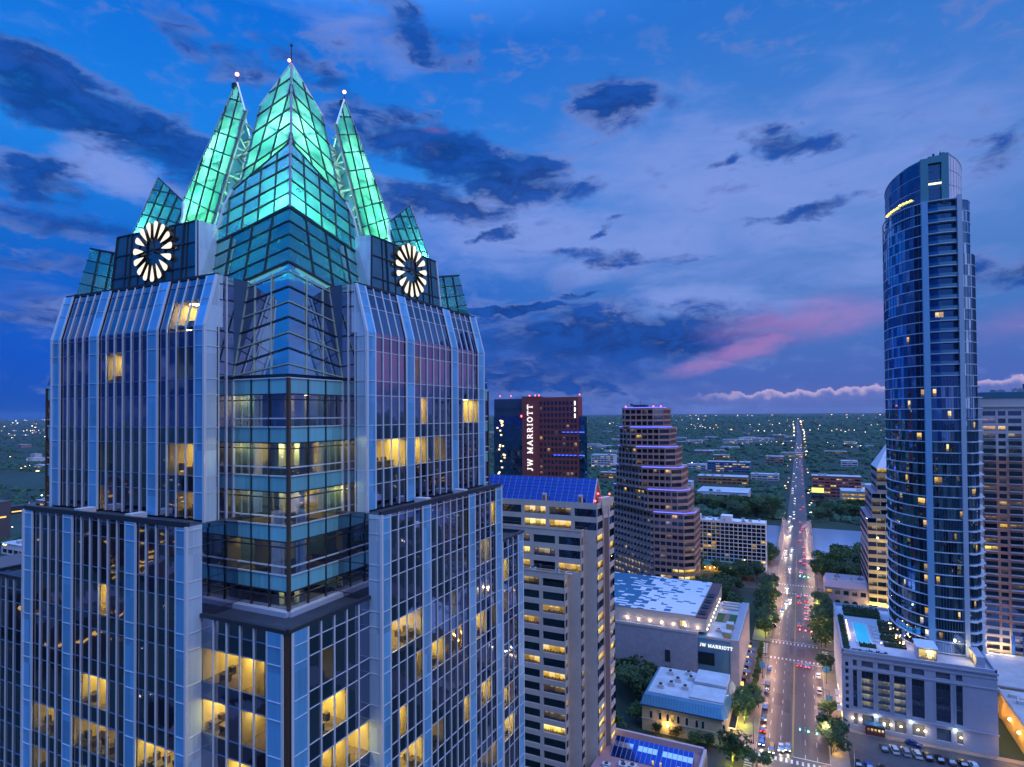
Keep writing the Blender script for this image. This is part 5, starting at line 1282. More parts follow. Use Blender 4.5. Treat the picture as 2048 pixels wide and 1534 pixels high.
for y in (244, 248, 252, 256, 260):
    b = MB(); b.box(22.4, y, 25.0, 24.2, y+.7, 25.35, 0); b.hexa([(22.4,y,25.35),(22.9,y,25.35),(22.9,y+.7,25.35),(22.4,y+.7,25.35)], [(22.1,y,25.9),(22.3,y,25.9),(22.3,y+.7,25.9),(22.1,y+.7,25.9)], 0); b.obj('sun_lounger', [mat('lounger_white', (.6, .6, .62), .6)], None); o = bpy.data.objects[-1] if False else None
LNG = [o for o in COL.objects if o.name.startswith('sun_lounger')]
for o in LNG: tag(o, 'white sun lounger beside the turquoise rooftop pool', 'lounger', 'loungers by the rooftop pool')
b = MB(); b.box(33.2, 231.2, 25, 38.4, 238.8, 29.3, 0); b.box(33.5, 231.1, 25.3, 38.1, 231.15, 28.9, 1); b.box(32.9, 230.9, 29.3, 38.7, 239, 29.6, 2); b.obj('terrace_room', [PST, lit_room('terrace_room_lit', (1, .70, .22), 1.5, .6), SLAB], AP)
b = MB(); b.box(48.6, 232, 25, 50.8, 244, 28.6, 0); b.box(48.5, 232, 25.2, 48.58, 244, 28.3, 1); b.obj('terrace_room', [PST, MATS['terrace_room_lit']], AP); lamp('terrace_glow', (47.6, 236, 28), (1, .7, .3), 500, .4, AP); lamp('terrace_glow', (36, 229.9, 28), (1, .7, .3), 120, .4, AP)
for x, w in ((14.4, 1), (16.6, 1), (20.9, 2), (23.2, 1), (25, 1), (27.8, 1), (30.6, 2), (32.4, 1), (34.3, 1), (42.2, 2), (43.6, 1)):
    b = MB(); z = 3.6 if w == 1 else 5.6; b.box(x, yF-.35, z, x+.5, yF-.05, z+.3); b.obj('wall_light', [emis('amber_wall_lamp', (1, .62, .25), 18) if w == 1 else emis('white_wall_lamp', (.9, 1, .85), 18)], AP); lamp('wall_light_glow', (x+.25, yF-.9, z), (1, .7, .35) if w == 1 else (.9, 1, .85), 70, .2, AP)
b = MB()
for i in range(3): b.box(10.2, 232+i*6.4, 4.1, 11.6, 236.4+i*6.4, 4.3, 0)
b.obj('awning', [mat('pale_awning', (.5, .5, .5), .7)], AP); b = MB(); b.box(11.5, 230, 3.2, 11.56, 256, 3.7); b.obj('shop_lights', [emis('shop_gold', (1, .65, .2), 5)], AP)
for y in (233, 239, 246, 253): lamp('shop_glow', (10.6, y, 3.2), (1, .65, .25), 260, .3, AP)
b = MB(); b.box(18, 227.2, 0, 23.4, 229.3, 3.2, 0); b.box(17.9, 226.9, 3.2, 23.6, 229.4, 3.6, 1)
for i in range(5): b.box(18.5+i, 227.1, 1.3, 19.1+i, 227.19, 2.4, 2)
b.obj('brick_entrance', [mat('dark_brick', (.14, .04, .03), .8), MATS['blue_metal_roof'], WLIT], AP)
# ---- the pale and pink apartment block at the right edge
AS = thing('apartment_tower', (82, 310, 0), 'pink and white apartment slab with balconies and blue banners at its foot', 'apartment building')
AW, APK = mat('apartment_white', (.56, .54, .56), .7, var=.06, scale=.5), mat('apartment_pink', (.60, .27, .19), .75, var=.1, scale=.5)
b = MB(); z = 2; cl = []
ucut = [(0, .4, False)]; x = .4
for i in range(5): ucut += [(x, x+4.2, True), (x+4.2, x+5.0, False), (x+5.0, x+7.4, True), (x+7.4, x+8.2, False)]; x += 8.2
z = 0
rows = [(0, 4.2, False)]; z = 4.2
for i in range(34): rows += [(z, z+1.85, True), (z+1.85, z+3.0, False)]; z += 3.0
rows += [(z, 110.4, False)]
for r_ in range(len(rows)):
    z0_, z1_, o_ = rows[r_]; mi = 0 if z0_ < 19 or z0_ > 87 else 1
    cl += grid_wall(b, (66, 300, 0), (1,0,0), ucut, [rows[r_]], .5, mi, 0)
b.poly([(66,300,0), (66,300,110.4), (66,325,110.4), (66,325,0)], 0); b.poly([(66,300,110.4), (107,300,110.4), (107,325,110.4), (66,325,110.4)], 0)
b.obj('wall', [AW, APK], AS); windows(AS, [c for c in cl if c[0].x < 92], seeded(41, [.80, .11, .07, .02], [WDARK, WDIM, WLIT, WHOT]))
b = MB()
for i in range(30):
    z = 7.1+i*3.0
    for s in range(4): b.box(66.4+s*8.2, 299.2, z-.06, 70.6+s*8.2, 300, z+.06, 0)
o = b.obj('balcony', [MATS['slab_edge']], AS); tag(o, kind='stuff')
b = MB(); b.box(65.8, 299.7, 110.4, 107, 325, 112.6, 0); b.box(66, 299.6, 106.6, 107, 299.95, 107.1, 1); b.obj('roof_band', [mat('teal_band', (.05, .20, .32), .5, .3), AW], AS)
for x in (74.0, 77.6, 82.0): b = MB(); b.box(x, 299.0, 7, x+1.2, 299.2, 16.5); b.obj('banner', [mat('blue_banner', (.02, .14, .65), .6)], AS)
b = MB(); b.box(82, 303, 112.6, 90, 310, 116); b.obj('roof_plant', [DKMET], AS)
b = MB(); b.box(56, 262, 0, 84, 296, 9.5, 0); b.box(56, 261.8, 9.5, 84, 296, 10, 1); b.box(58, 261.7, 1, 82, 261.9, 5, 2); b.obj('street_front', [mat('warm_stone', (.42, .30, .18), .8), ROOFW, MATS['shop_lit']], AS)
for x in (60, 66, 72): lamp('street_front_glow', (x, 296.8, 11.5), (1, .6, .2), 900, .4, AS)
# low white roof and the amber lit alley beside the podium
LB = thing('white_roof_building', (70, 245, 0), 'low white roofed building beside the amber lit alley, rooftop units', 'building')
b = MB(); b.box(60.5, 226, 0, 92, 261, 8.6, 0); b.obj('wall', [mat('amber_wall', (.5, .36, .18), .8)], LB); b = MB(); b.box(60.2, 225.8, 8.6, 92, 261, 9.1, 0); b.box(60.4, 225.9, 9.1, 60.9, 261, 9.5, 0)
b.obj('roof', [ROOFW], LB)
for x, y in ((62, 254), (64.5, 252), (63, 249.5), (66, 247)): b = MB(); b.box(x, y, 9.1, x+2, y+1.4, 10.2); b.obj('air_unit', [MATS['unit_white']], LB)
for y in (228, 236, 245, 254): lamp('alley_glow', (57.2, y, 5), (1, .50, .08), 900, .4, LB)
for y in (229, 238, 247): b = MB(); b.ball((60.2, y, 4.8), .4, 8, 5); b.obj('alley_lamp', [emis('alley_bulb', (1, .75, .35), 20)], LB)
# ---- purple granite tower with a white pyramid roof, behind the residential tower
PG = thing('pyramid_tower', (46, 386, 0), 'stepped purple granite tower with gold lit balconies and a white pyramid roof', 'office building')
PUR = mat('purple_granite', (.26, .20, .26), .6, var=.15, scale=.2, stretch=(1, 1, 6))
GOLD = mat('balcony_cream', (.52, .42, .26), .75)
b = MB(); cl = []
for (xa, xb, ya, yb, z0_, z1_) in ((31.3, 60, 365, 408, 0, 49.5), (33.6, 58, 368, 404, 49.5, 62), (36.4, 56, 371, 400, 62, 75)):
    n = int((z1_-z0_)/3.9); zc = []
    for i in range(n): z = z0_+i*(z1_-z0_)/n; zc += [(z, z+1.7, False), (z+1.7, z+(z1_-z0_)/n, True)]
    cl += grid_wall(b, (xa, ya, 0), (1,0,0), cuts(0, xb-xa, max(2, int((xb-xa)/4)), .3, .2), zc, .9, 1, 1)
    for i in range(n): z = z0_+i*(z1_-z0_)/n; b.poly([(xa,ya,z), (xa,ya,z+2.2), (xa,yb,z+2.2), (xa,yb,z)], 0); b.poly([(xa+.25,ya,z+2.2), (xa+.25,ya,z+(z1_-z0_)/n), (xa+.25,yb,z+(z1_-z0_)/n), (xa+.25,yb,z+2.2)], 2)
    b.poly([(xa,ya,z1_), (xb,ya,z1_), (xb,yb,z1_), (xa,yb,z1_)], 0)
b.obj('wall', [PUR, GOLD, WDARK], PG); windows(PG, cl, seeded(55, [.62, .2, .18], [WDARK, WDIM, WLIT]))
b = MB(); b.poly([(36.4,371,75), (56,371,75), (46,385.5,93)]); b.poly([(36.4,400,75), (36.4,371,75), (46,385.5,93)]); b.poly([(56,371,75), (56,400,75), (46,385.5,93)]); b.poly([(56,400,75), (36.4,400,75), (46,385.5,93)])
b.obj('pyramid_roof', [mat('white_roof', (.62, .60, .66), .6, var=.05, scale=.4)], PG)
for x in (33.5, 37, 40.5): lamp('facade_glow', (x, 361.5, 3), (1, .70, .18), 2200, .4, PG); 
for z in (22, 38): lamp('facade_glow', (36.5, 359.5, z), (1, .70, .18), 900, .4, PG)
# ---- arcaded low building
AR = thing('arcade_building', (21, 372, 0), 'low lavender stone building with arches below square openings', 'building')
LAV = mat('lavender_stone', (.36, .27, .33), .75, var=.1, scale=.3)
b = MB(); cl = grid_wall(b, (10.9, 365.3, 0), (1,0,0), cuts(0, 20.2, 5, 1.5, .9), [(0, .3, False), (.3, 5.0, True), (5.0, 7.6, False), (7.6, 10.0, True), (10.0, 11.4, False)], .8)
b.hexa([(10.6,365,11.4), (31,365,11.4), (31,384,11.4), (10.6,384,11.4)], [(12,367.5,14.4), (31,367.5,14.4), (31,384,14.4), (12,384,14.4)])
b.poly([(10.9,365.3,0), (10.9,365.3,11.4), (10.9,384,11.4), (10.9,384,0)])
for c in cl[:5]:
    O, U, w, h = c; n = 8
    for i in range(n):
        a0, a1 = pi*i/n, pi*(i+1)/n; xm = O.x+w/2; r_ = w/2
        b.poly([(xm+r_*cos(a0), 365.28, 5.0-r_+r_*sin(a0)), (xm+r_*cos(a1), 365.28, 5.0-r_+r_*sin(a1)), (xm+r_*cos(a1), 365.28, 5.02), (xm+r_*cos(a0), 365.28, 5.02)])
b.obj('wall', [LAV], AR); windows(AR, cl, lambda i: [WDARK, WDARK, WDARK, WDARK, WDIM, WLIT, WDIM, WDARK, WDIM, WDARK][i % 10])
# rooftop machinery and worn asphalt
def clutter(parent, x0, x1, y0, y1, z, n, seed):
    r = random.Random(seed)
    for i in range(n):
        x, y, w_, d_, h = r.uniform(x0, x1-3), r.uniform(y0, y1-2), r.uniform(1, 2.8), r.uniform(.9, 2), r.uniform(.6, 1.7); b = MB(); b.box(x, y, z, x+w_, y+d_, z+h, 0); b.box(x-.05, y-.05, z+h, x+w_+.05, y+d_+.05, z+h+.08, 0); b.tube((x+w_/2, y+d_/2, z+h), (x+w_/2, y+d_/2, z+h+.3), min(w_, d_)*.36, min(w_, d_)*.36, 10, 1)
        for k_ in range(3): b.box(x+.1, y-.02, z+.2+k_*h/4, x+w_-.1, y-.005, z+.28+k_*h/4, 1)
        b.obj('air_unit', [MATS['unit_white'], DKMET], parent)
    for i in range(max(1, n//3)):
        y = r.uniform(y0, y1); b = MB(); a, c = sorted((r.uniform(x0, x1), r.uniform(x0, x1))); b.tube((a, y, z+.3), (c+2, y, z+.3), .14, .14, 6); b.tube((c+2, y, z+.3), (c+2, min(y+2.5, y1), z+.3), .14, .14, 6); b.obj('roof_pipe', [SILVER], parent)
clutter(HO, -64, -23, 431, 444, 31.45, 11, 1); clutter(BG, -100, -60, 163.6, 165, 58.3, 3, 2); clutter(AR, 14, 30, 369, 382, 14.42, 5, 3); clutter(SK, -53, -29, 159, 168, 6.42, 6, 4); clutter(LB, 63, 88, 230, 258, 9.12, 7, 5); clutter(JP, -32.5, -23, 240, 250, 19.55, 3, 6); clutter(AS, 68, 100, 302, 322, 112.62, 5, 7)
b = MB(); r = random.Random(61); PT = []
for i in range(46):
    x, y = r.uniform(RX0+.4, RX1-3), r.uniform(200, 480); w_, l_ = r.choice((1.2, 2.2, 3.0)), r.uniform(2, 16); 
    if any(x < q[2] and q[0] < x+w_ and y < q[3] and q[1] < y+l_ for q in PT): continue
    PT.append((x-.1, y-.1, x+w_+.1, y+l_+.1)); b.poly([(x, y, .0222), (x+w_, y, .0222), (x+w_, y+l_, .0222), (x, y+l_, .0222)], r.randrange(2))
for x in (-9.4, -8.0, -5.8, -4.4, -.5, .9, 2.8, 4.2): b.poly([(x-.3, 203, .0182), (x+.3, 203, .0182), (x+.3, 490, .0182), (x-.3, 490, .0182)], 2)
struct('road_patch', b, [mat('patch_dark', (.040, .036, .036), .5, var=.3, scale=.5), mat('patch_light', (.085, .075, .07), .6, var=.3, scale=.5), mat('tyre_worn_asphalt', (.050, .044, .043), .35, var=.3, scale=.3)])
# ================================================================== trees
ORD = ['first', 'second', 'third', 'fourth', 'fifth', 'sixth', 'seventh', 'eighth', 'ninth', 'tenth', 'eleventh', 'twelfth', 'thirteenth', 'fourteenth', 'fifteenth', 'sixteenth', 'seventeenth', 'eighteenth', 'nineteenth', 'twentieth']
def ordw(i): return ORD[i] if i < 20 else 'twenty '+ORD[i-20] if i < 29 else 'last'
def leafmat(name, c, var=.5):
    m = bpy.data.materials.new(name); m.use_nodes = True; MATS[name] = m
    g = G(m.node_tree); p = m.node_tree.nodes['Principled BSDF']; p.inputs['Roughness'].default_value = .75
    rnd = g.node('ShaderNodeNewGeometry').outputs['Random Per Island']; orn = g.node('ShaderNodeObjectInfo').outputs['Random']
    f = g.math('ADD', g.math('MULTIPLY', rnd, .7), g.math('MULTIPLY', orn, .3))
    m.node_tree.links.new(g.mix(f, tuple(x*(1-var) for x in c), tuple(x*(1+var) for x in c)), p.inputs['Base Color'])
    tr = g.node('ShaderNodeBsdfTranslucent', {0: (c[0]*1.6, c[1]*1.6, c[2], 1)}); mx = g.node('ShaderNodeMixShader', {0: .25, 1: p.outputs[0], 2: tr.outputs[0]})
    m.node_tree.links.new(mx.outputs[0], m.node_tree.nodes['Material Output'].inputs[0]); return m
LEAF = leafmat('leaf_dark', (.030, .075, .028)); LEAF2 = leafmat('leaf_mid', (.05, .105, .03)); BARK = mat('bark', (.10, .07, .05), .9)
def tree_meshes(seed, h=8.0, w=4.2, n=620, leaf=.62, m=None, tall=False):
    r = random.Random(seed); b = MB(); t = MB()
    th = h*.32; t.tube((0,0,-.1), (0,0,th), .24, .17, 7)
    lumps = []
    for i in range(9 if not tall else 5):
        a = r.random()*2*pi; rr = w*(.15+.62*r.random()) if not tall else w*.3*r.random(); z = h*(.42+.42*r.random())
        c = Vector((rr*cos(a), rr*sin(a), z)); s = w*(.34+.25*r.random()); lumps.append((c, s)); t.tube((0,0,th*.9), tuple(c), .10, .03, 5)
    for c, s in lumps:
        for i in range(n//len(lumps)):
            d = Vector((r.gauss(0,1), r.gauss(0,1), r.gauss(0,1))).normalized()
            p = c+Vector((d.x, d.y, d.z*.75))*s*(.45+.6*r.random()**.6)
            if p.z < th*.8: continue
            a = Vector((r.uniform(-1,1), r.uniform(-1,1), r.uniform(-1,1)*.6)).normalized()*leaf*(.55+.7*r.random()); e = a.orthogonal().normalized(); e = e*leaf*(.4+.3*r.random())
            b.poly([p-a, p-e, p+a, p+e])
    return b.mesh('crown', m or LEAF), t.mesh('trunk', BARK)
TREES = [tree_meshes(i, 8.5, 4.6, 720, .62, LEAF if i % 3 else LEAF2) for i in range(6)]
THIN = [tree_meshes(20+i, 8.5, 2.2, 420, .5, LEAF2, True) for i in range(3)]
PALM = None
tr_n = [0]
def tree(x, y, s, label, group=None, kind=None, z=0, thin=False, name='street_tree'):
    i = tr_n[0]; tr_n[0] += 1; r = random.Random(i*13+5); cm, tm = (THIN if thin else TREES)[i % (3 if thin else 6)]
    o = thing(name, (x, y, z), label, 'tree', group); o.rotation_euler.z = r.random()*6.28; q = s*(.9+.25*r.random()); o.scale = (q, q, s*(.88+.3*r.random()))
    for nm, me in (('crown', cm), ('trunk', tm)):
        c = bpy.data.objects.new(nm, me); COL.objects.link(c); c.parent = o
    return o
r = random.Random(4)
row = [(-16.2, 236+i*3.3) for i in range(15)]
for i, (x, y) in enumerate(row): tree(x+r.uniform(-.3,.3), y, .72, 'slim tree in the planted row along the hotel podium pavement, %s from the near end' % ordw(i), 'slim trees beside the hotel podium', thin=True)
near = [(-18.2, 218, 1.25, 'broad dark tree with yellow green uplight in front of the stone building'), (-17.0, 226, 1.05, 'dark tree behind the uplit tree at the stone building corner'), (-19.4, 191, 1.05, 'yellow green uplit tree at the bottom edge of the photo'), (-12.8, 192, .7, 'dark low tree on the kerb at the bottom edge'), (-17.4, 231, .9, 'dark tree where the slim planted row ends'),
        (8.2, 273, .95, 'round tree over the parked car beside the far crossing'), (8.0, 234.5, .75, 'small round street tree outside the podium shops'), (8.0, 217.5, .9, 'street tree behind the near traffic signal'), (8.6, 211.5, .95, 'amber lit street tree beside the near traffic signal'), (8.3, 222.5, .7, 'small street tree between two others outside the podium'),
        (-50.9, 214, 1.15, 'dark tree left of the stone building beside the beige tower'), (-57, 222, 1.35, 'big dark tree between beige tower and hotel podium'), (-53, 229, 1.3, 'big dark tree close to the podium wall'), (-61, 230, 1.2, 'dark tree behind the beige tower'), (-47, 229.5, 1.1, 'dark tree behind the stone building roof'),
        (-51.5, 203, .8, 'palm like bushy tree at the stone building corner'), (-43.8, 197.8, .45, 'small round shrub tree left of the amber wall lamp'), (-37.2, 197.4, .5, 'round clipped shrub right of the amber wall lamp'), (-31.4, 197.2, .52, 'round clipped shrub in the middle of the stone facade'), (-26.6, 197.4, .5, 'round clipped shrub near the stone building corner'), (-56, 190, .9, 'tree on the lawn beside the skylight building')]
for x, y, s, l in near: tree(x, y, s, l)
k = 0
for i, (x, y) in enumerate([(-17+r.uniform(-1.5,1.5), 304+i*7.0) for i in range(12)]): tree(x, y, 1.15, 'large dark tree on the left pavement beyond the second crossing, %s in its row' % ordw(i), 'trees along the left pavement'); 
for i, (x, y) in enumerate([(-27-r.random()*26, 298+i*5.3) for i in range(17)]): tree(x, y, 1.3, 'dark crowned tree in the grove behind the hotel podium', 'grove behind the hotel podium')
for i, (x, y) in enumerate([(9.6+r.uniform(-1,1.5), 303+i*6.4) for i in range(10)]): tree(x, y, 1.1, 'large dark tree on the right pavement beyond the second crossing, %s in its row' % ordw(i), 'trees along the right pavement')
for i in range(22): tree(11+r.random()*34, 408+r.random()*74, 1.45, 'dense green tree in the riverside park right of the bridge', 'riverside trees right of the bridge', name='park_tree')
for i in range(12): tree(-19-r.random()*15, 446+r.random()*42, 1.3, 'dense green tree in the riverside park left of the bridge', 'riverside trees left of the bridge', name='park_tree')
for i in range(13): tree(-24-r.random()*48, 404+r.random()*10, 1.15, 'dark tree in the forecourt of the slab hotel', 'trees in front of the slab hotel')
for i in range(46): tree(-140+r.random()*116, 652+r.random()*60, 1.7, 'dark green tree on the far bank left of the bridge', 'far bank trees left of the bridge', name='park_tree')
for i in range(46): tree(12+r.random()*110, 652+r.random()*66, 1.6, 'dark green tree on the far bank right of the bridge', 'far bank trees right of the bridge', name='park_tree')
for x, y, z, c, p in ((-18.4, 216.6, 2.2, (.75, 1, .08), 900), (-19.4, 190.4, 2.2, (.75, 1, .08), 700), (8.6, 210.8, 1.8, (1, .62, .1), 420), (-17, 311, 2.5, (.8, 1, .1), 900), (-16, 325, 2.5, (1, .9, .1), 700), (9.6, 316, 2.3, (.8, 1, .1), 900), (9.5, 349, 2.3, (.8, 1, .1), 800), (8, 271.5, 1.8, (.9, .9, .3), 220), (-25, 475, 3, (1, .8, .3), 300)):
    lamp('tree_uplight', (x, y, z), c, p, .3)
# ================================================================== far country: woods, lights, roofs
def gz(y):
    for (y0, z0), (y1, z1) in zip(ys, ys[1:]):
        if y0 <= y <= y1: return z0+(z1-z0)*(y-y0)/(y1-y0)
    return 0
FAR_B = []   # (x0, x1, y0, y1) kept clear of woods
FARW = leafmat('woodland', (.026, .10, .052), .6)
BLD = [  # x0, x1, y0, y1, height, wall, label, name, roofed windows
 (13, 66, 838, 858, 26, 'r', 'wide red and white banded hotel block on the far bank', 'far_hotel'), (39, 62, 728, 756, 21, 'y', 'pale parking garage with yellow lit decks on the far bank', 'parking_garage'),
 (10.6, 25, 783, 800, 11, 'k', 'small dark building under a lit yellow green billboard', 'shop_building'), (-113, -56, 752, 800, 11, 'w', 'long white industrial hall left of the bridge', 'industrial_hall'), (-155, -108, 708, 748, 9, 'w', 'low white hall beside the industrial hall', 'industrial_hall'),
 (-150, -79, 1118, 1140, 18, 'b', 'blue and yellow apartment blocks far left of the avenue', 'apartment_block'), (-140, -70, 935, 962, 11, 'o', 'long orange lit low building far left of the avenue', 'shop_building'), (-372, -327, 1136, 1160, 24, 'w', 'white slab building in the trees behind the stepped tower', 'white_block'), (-64, -31, 1338, 1362, 14, 'p', 'wide reddish low building just left of the distant avenue', 'low_building'),
 (-230, -150, 2080, 2110, 14, 'w', 'long pale roofs among far trees, the nearer row', 'pale_hall'), (-190, -95, 2200, 2240, 14, 'w', 'long pale roofs among far trees, the farther row', 'pale_hall'), (-70, -30, 1010, 1030, 9, 'w', 'white low roof left of the avenue beyond the far bank', 'low_building'), (20, 48, 905, 922, 9, 'k', 'dark low block right of the avenue behind the red hotel', 'low_building'), (60, 120, 900, 925, 10, 'w', 'white roof right of the red hotel block', 'low_building')]
WM = {'r': mat('far_red_wall', (.42, .11, .10), .7), 'y': mat('far_pale_wall', (.45, .40, .34), .7), 'k': mat('far_dark_wall', (.10, .08, .09), .7), 'w': mat('far_white_wall', (.62, .60, .64), .7), 'b': mat('far_blue_wall', (.08, .16, .34), .7), 'o': mat('far_orange_wall', (.46, .20, .08), .7), 'p': mat('far_pink_wall', (.34, .20, .20), .7)}
def far_block(x0, x1, y0, y1, h, wk, label, name, group=None, seed=0):
    z = gz(y0); t = thing(name, ((x0+x1)/2, (y0+y1)/2, z), label, 'building', group); r = random.Random(int(x0*7+y0)); FAR_B.append((x0-4, x1+4, y0-40, y1+4))
    b = MB(); n = max(2, int((x1-x0)/(7 if h < 20 else 6))); rows = max(1, int(h/4.2)); zc = [(0, .8, False)]; zz = .8; st = (h-1.6)/rows
    for i in range(rows): zc += [(zz, zz+st*.5, True), (zz+st*.5, zz+st, False)]; zz += st
    zc += [(zz, h, False)]; zc = [(a+z, c+z, o) for a, c, o in zc]
    cl = grid_wall(b, (x0, y0, 0), (1,0,0), cuts(0, x1-x0, n, .9), zc, .4)
    b.poly([(x1,y0,z), (x1,y1,z), (x1,y1,z+h), (x1,y0,z+h)]); b.poly([(x0,y1,z), (x0,y0,z), (x0,y0,z+h), (x0,y1,z+h)]); b.poly([(x1,y1,z), (x0,y1,z), (x0,y1,z+h), (x1,y1,z+h)])
    b.obj('wall', [WM[wk]], t)
    b = MB(); b.box(x0-.4, y0-.4, z+h, x1+.4, y1+.4, z+h+.5)
    for i in range(max(1, int((x1-x0)/18))): xx = x0+4+r.random()*(x1-x0-10); b.box(xx, y0+3, z+h+.5, xx+4, y0+7, z+h+2.6)
    b.obj('roof', [ROOFW], t)
    wt = [.72, .16, .10, .02] if wk not in 'y' else [.05, .15, .6, .2]
    windows(t, cl, seeded(int(x0+y0), wt, [WDARK, WDIM, WLIT, WHOT]), most=60); return t
for i, a in enumerate(BLD): far_block(*a)
bb = MB(); bb.box(11, 782.4, 11.5, 24.5, 783, 18, 0); bb.box(11.4, 782.2, 12, 24.1, 782.38, 17.5, 1); bb.tube((14, 782.7, 0), (14, 782.7, 12), .3); bb.tube((21.5, 782.7, 0), (21.5, 782.7, 12), .3)
tag(bb.obj('billboard', [DKMET, emis('billboard_face', (.75, .9, .2), 1.2)]), 'lit yellow green billboard above the small dark building', 'billboard')
r = random.Random(99)
n = 0
while n < 165:
    y = 690+2300*r.random()**1.5; az_ = RAD(-66+80*r.random()); x = y*math.tan(az_) if abs(az_) < 1.2 else 0
    if abs(x+3) < 14+y*.012 or any(a-8 < x < c+30 and d-25 < y < e+40 for a, c, d, e in FAR_B): continue
    w_, d_ = 14+r.random()*26+y*.006, 12+r.random()*16
    far_block(x, x+w_, y, y+d_, 5+r.random()*6, r.choice('wwwpwoyw'), 'low flat roofed building scattered among the distant trees', 'low_building', 'low buildings among the distant trees'); n += 1
bq = MB(); bq.poly([(-852, 60, .05), (-818, 60, .05), (-818, 2200, 4.8), (-852, 2200, 4.8)]); struct('highway', bq, ASPH); FAR_B.append((-862, -808, 0, 2200))
for x0, x1, y0, h_, wk in ((-560, -520, 250, 8, 'w'), (-700, -640, 330, 9, 'w'), (-780, -740, 380, 12, 'p'), (-640, -600, 420, 7, 'w'), (-760, -700, 520, 8, 'w')): far_block(x0, x1, y0, y0+22, h_, wk, 'low flat roofed building among the trees left of the crowned tower', 'low_building', 'low buildings left of the crowned tower')
# west-bank wood, one mass (each crown a ragged clump)
def clump(b, c, s, r, hs=.75):
    n1 = 7; ring = []
    for j, (ph, rad) in enumerate(((.15, 1.0), (.62, .82), (1.1, .45))):
        ring.append([c+Vector((s*rad*(.75+.5*r.random())*cos(2*pi*(i+.5*j)/n1), s*rad*(.75+.5*r.random())*sin(2*pi*(i+.5*j)/n1), s*hs*sin(ph)*(.8+.4*r.random()))) for i in range(n1)])
    top = c+Vector((0,0,s*hs*(1+.2*r.random())))
    for j in range(2):
        for i in range(n1): b.poly([ring[j][i], ring[j][(i+1) % n1], ring[j+1][(i+1) % n1], ring[j+1][i]])
    for i in range(n1): b.poly([ring[2][i], ring[2][(i+1) % n1], top])
b = MB(); r = random.Random(5); n = 0
while n < 17000:
    u = r.random(); y = 655*(1+ (12.5)*u**2.2) if n % 3 else 300+1500*r.random()
    az_ = RAD(-68+85*r.random()); x = y*math.tan(az_)
    if n % 3 == 0:
        x = -170-1500*r.random()**1.3; y = 60+r.random()*1500
    if (486 < y < 656 and x > -215) or abs(x+3.7) < 12+y*.004 or any(a < x < c and d < y < e for a, c, d, e in FAR_B): 
        n += 1 if r.random() < .02 else 0; continue
    s = (4.5+3.5*r.random())*(1+max(0, y-900)/1500)
    clump(b, Vector((x, y, gz(y)-.5)), s, r, .8 if y < 2000 else .55); n += 1
tag(b.obj('distant_woods', [FARW]), 'dark blue green woods covering the far banks and hills', 'woods', kind='stuff')
# distant lamps
LM = [emis('far_lamp_warm', (1, .62, .28), 5), emis('far_lamp_white', (1, .93, .82), 6), emis('far_lamp_amber', (1, .45, .10), 5), emis('far_lamp_red', (1, .12, .10), 4), emis('far_lamp_blue', (.5, .6, 1), 4)]
b = MB(); r = random.Random(8)
def glow(x, y, k_, q=1.0, dz=None):
    d = math.hypot(x, y); s = d*.00042*q*(.6+.9*r.random()); z = gz(y)+(dz if dz is not None else 5+3*r.random())
    dirv = Vector((x, y, 0)).normalized(); a = Vector((dirv.y, -dirv.x, 0))*s*(1+1.1*r.random()); e = dirv*s; c = Vector((x, y, z))
    b.hexa([c-a-e, c+a-e, c+a+e, c-a+e], [p+Vector((0,0,s*1.1)) for p in (c-a-e, c+a-e, c+a+e, c-a+e)], k_)
for i in range(70):
    az_ = RAD(-67+84*r.random()); y = 1100+8500*r.random()**1.2; n_ = int(3+14*r.random()**2)
    for j in range(n_):
        yy = y*(1+.05*r.gauss(0, 1)); x = y*math.tan(az_)+r.gauss(0, .035*y); glow(x, max(700, yy), r.choices(range(5), [.5, .3, .14, .03, .03])[0], .62)
for i in range(50):
    az_ = RAD(-67+84*r.random()); y = 900+7500*r.random(); glow(y*math.tan(az_), y, r.choices(range(5), [.5, .3, .14, .03, .03])[0], .6)
for i in range(190):   # brighter strips near the horizon and along far roads
    az_ = RAD(r.choice([-5, -9, -13, 4, -20, -60, -64, -2]) + r.gauss(0, 1.6)); y = r.choice([3300, 4700, 6800, 9200])*(1+.06*r.gauss(0, 1)); glow(y*math.tan(az_), y, r.choices(range(5), [.45, .4, .12, .03, 0])[0], .75)
for i in range(64):   # lamps along the avenue
    y = 660+5200*r.random()**1.5; s_ = r.choice((-1, 1)); glow(-3.7+s_*(9+r.random()*5+y*.003)-(20*(y-3000)/3000 if y > 3000 else 0), y, r.choices(range(5), [.6, .2, .2, 0, 0])[0], .9)
for i in range(150):
    x, y = -250-1600*r.random(), 80+r.random()*1300; glow(x, y, r.choices(range(5), [.5, .25, .2, .02, .03])[0], .7)
for i in range(900):   # the town to the north and east, seen mirrored in the curtain walls
    a = r.random()*2*pi; d = 120+1500*r.random()**1.7; x, y = -66+d*cos(a), 40+d*sin(a)
    if y > -10 and x > -170: continue
    glow(x, y, r.choices(range(5), [.5, .2, .24, .04, .02])[0], 1.6, 3+9*r.random()**2)
for i in range(620):
    x, y = 60+700*r.random()**1.4, -100+1200*r.random()
    if x < y*.34+40: continue
    glow(x, y, r.choices(range(5), [.5, .2, .24, .04, .02])[0], 1.5, 3+9*r.random()**2)
for i in range(60): glow(-835+r.choice((-12, 12))+r.gauss(0, 3), 150+1500*r.random(), r.choices(range(5), [.6, .1, .2, .07, .03])[0], .9)
tag(b.obj('distant_lamps', LM), 'countless small street and house lamps out to the horizon', 'lamps', kind='stuff')
b = MB(); r = random.Random(12)
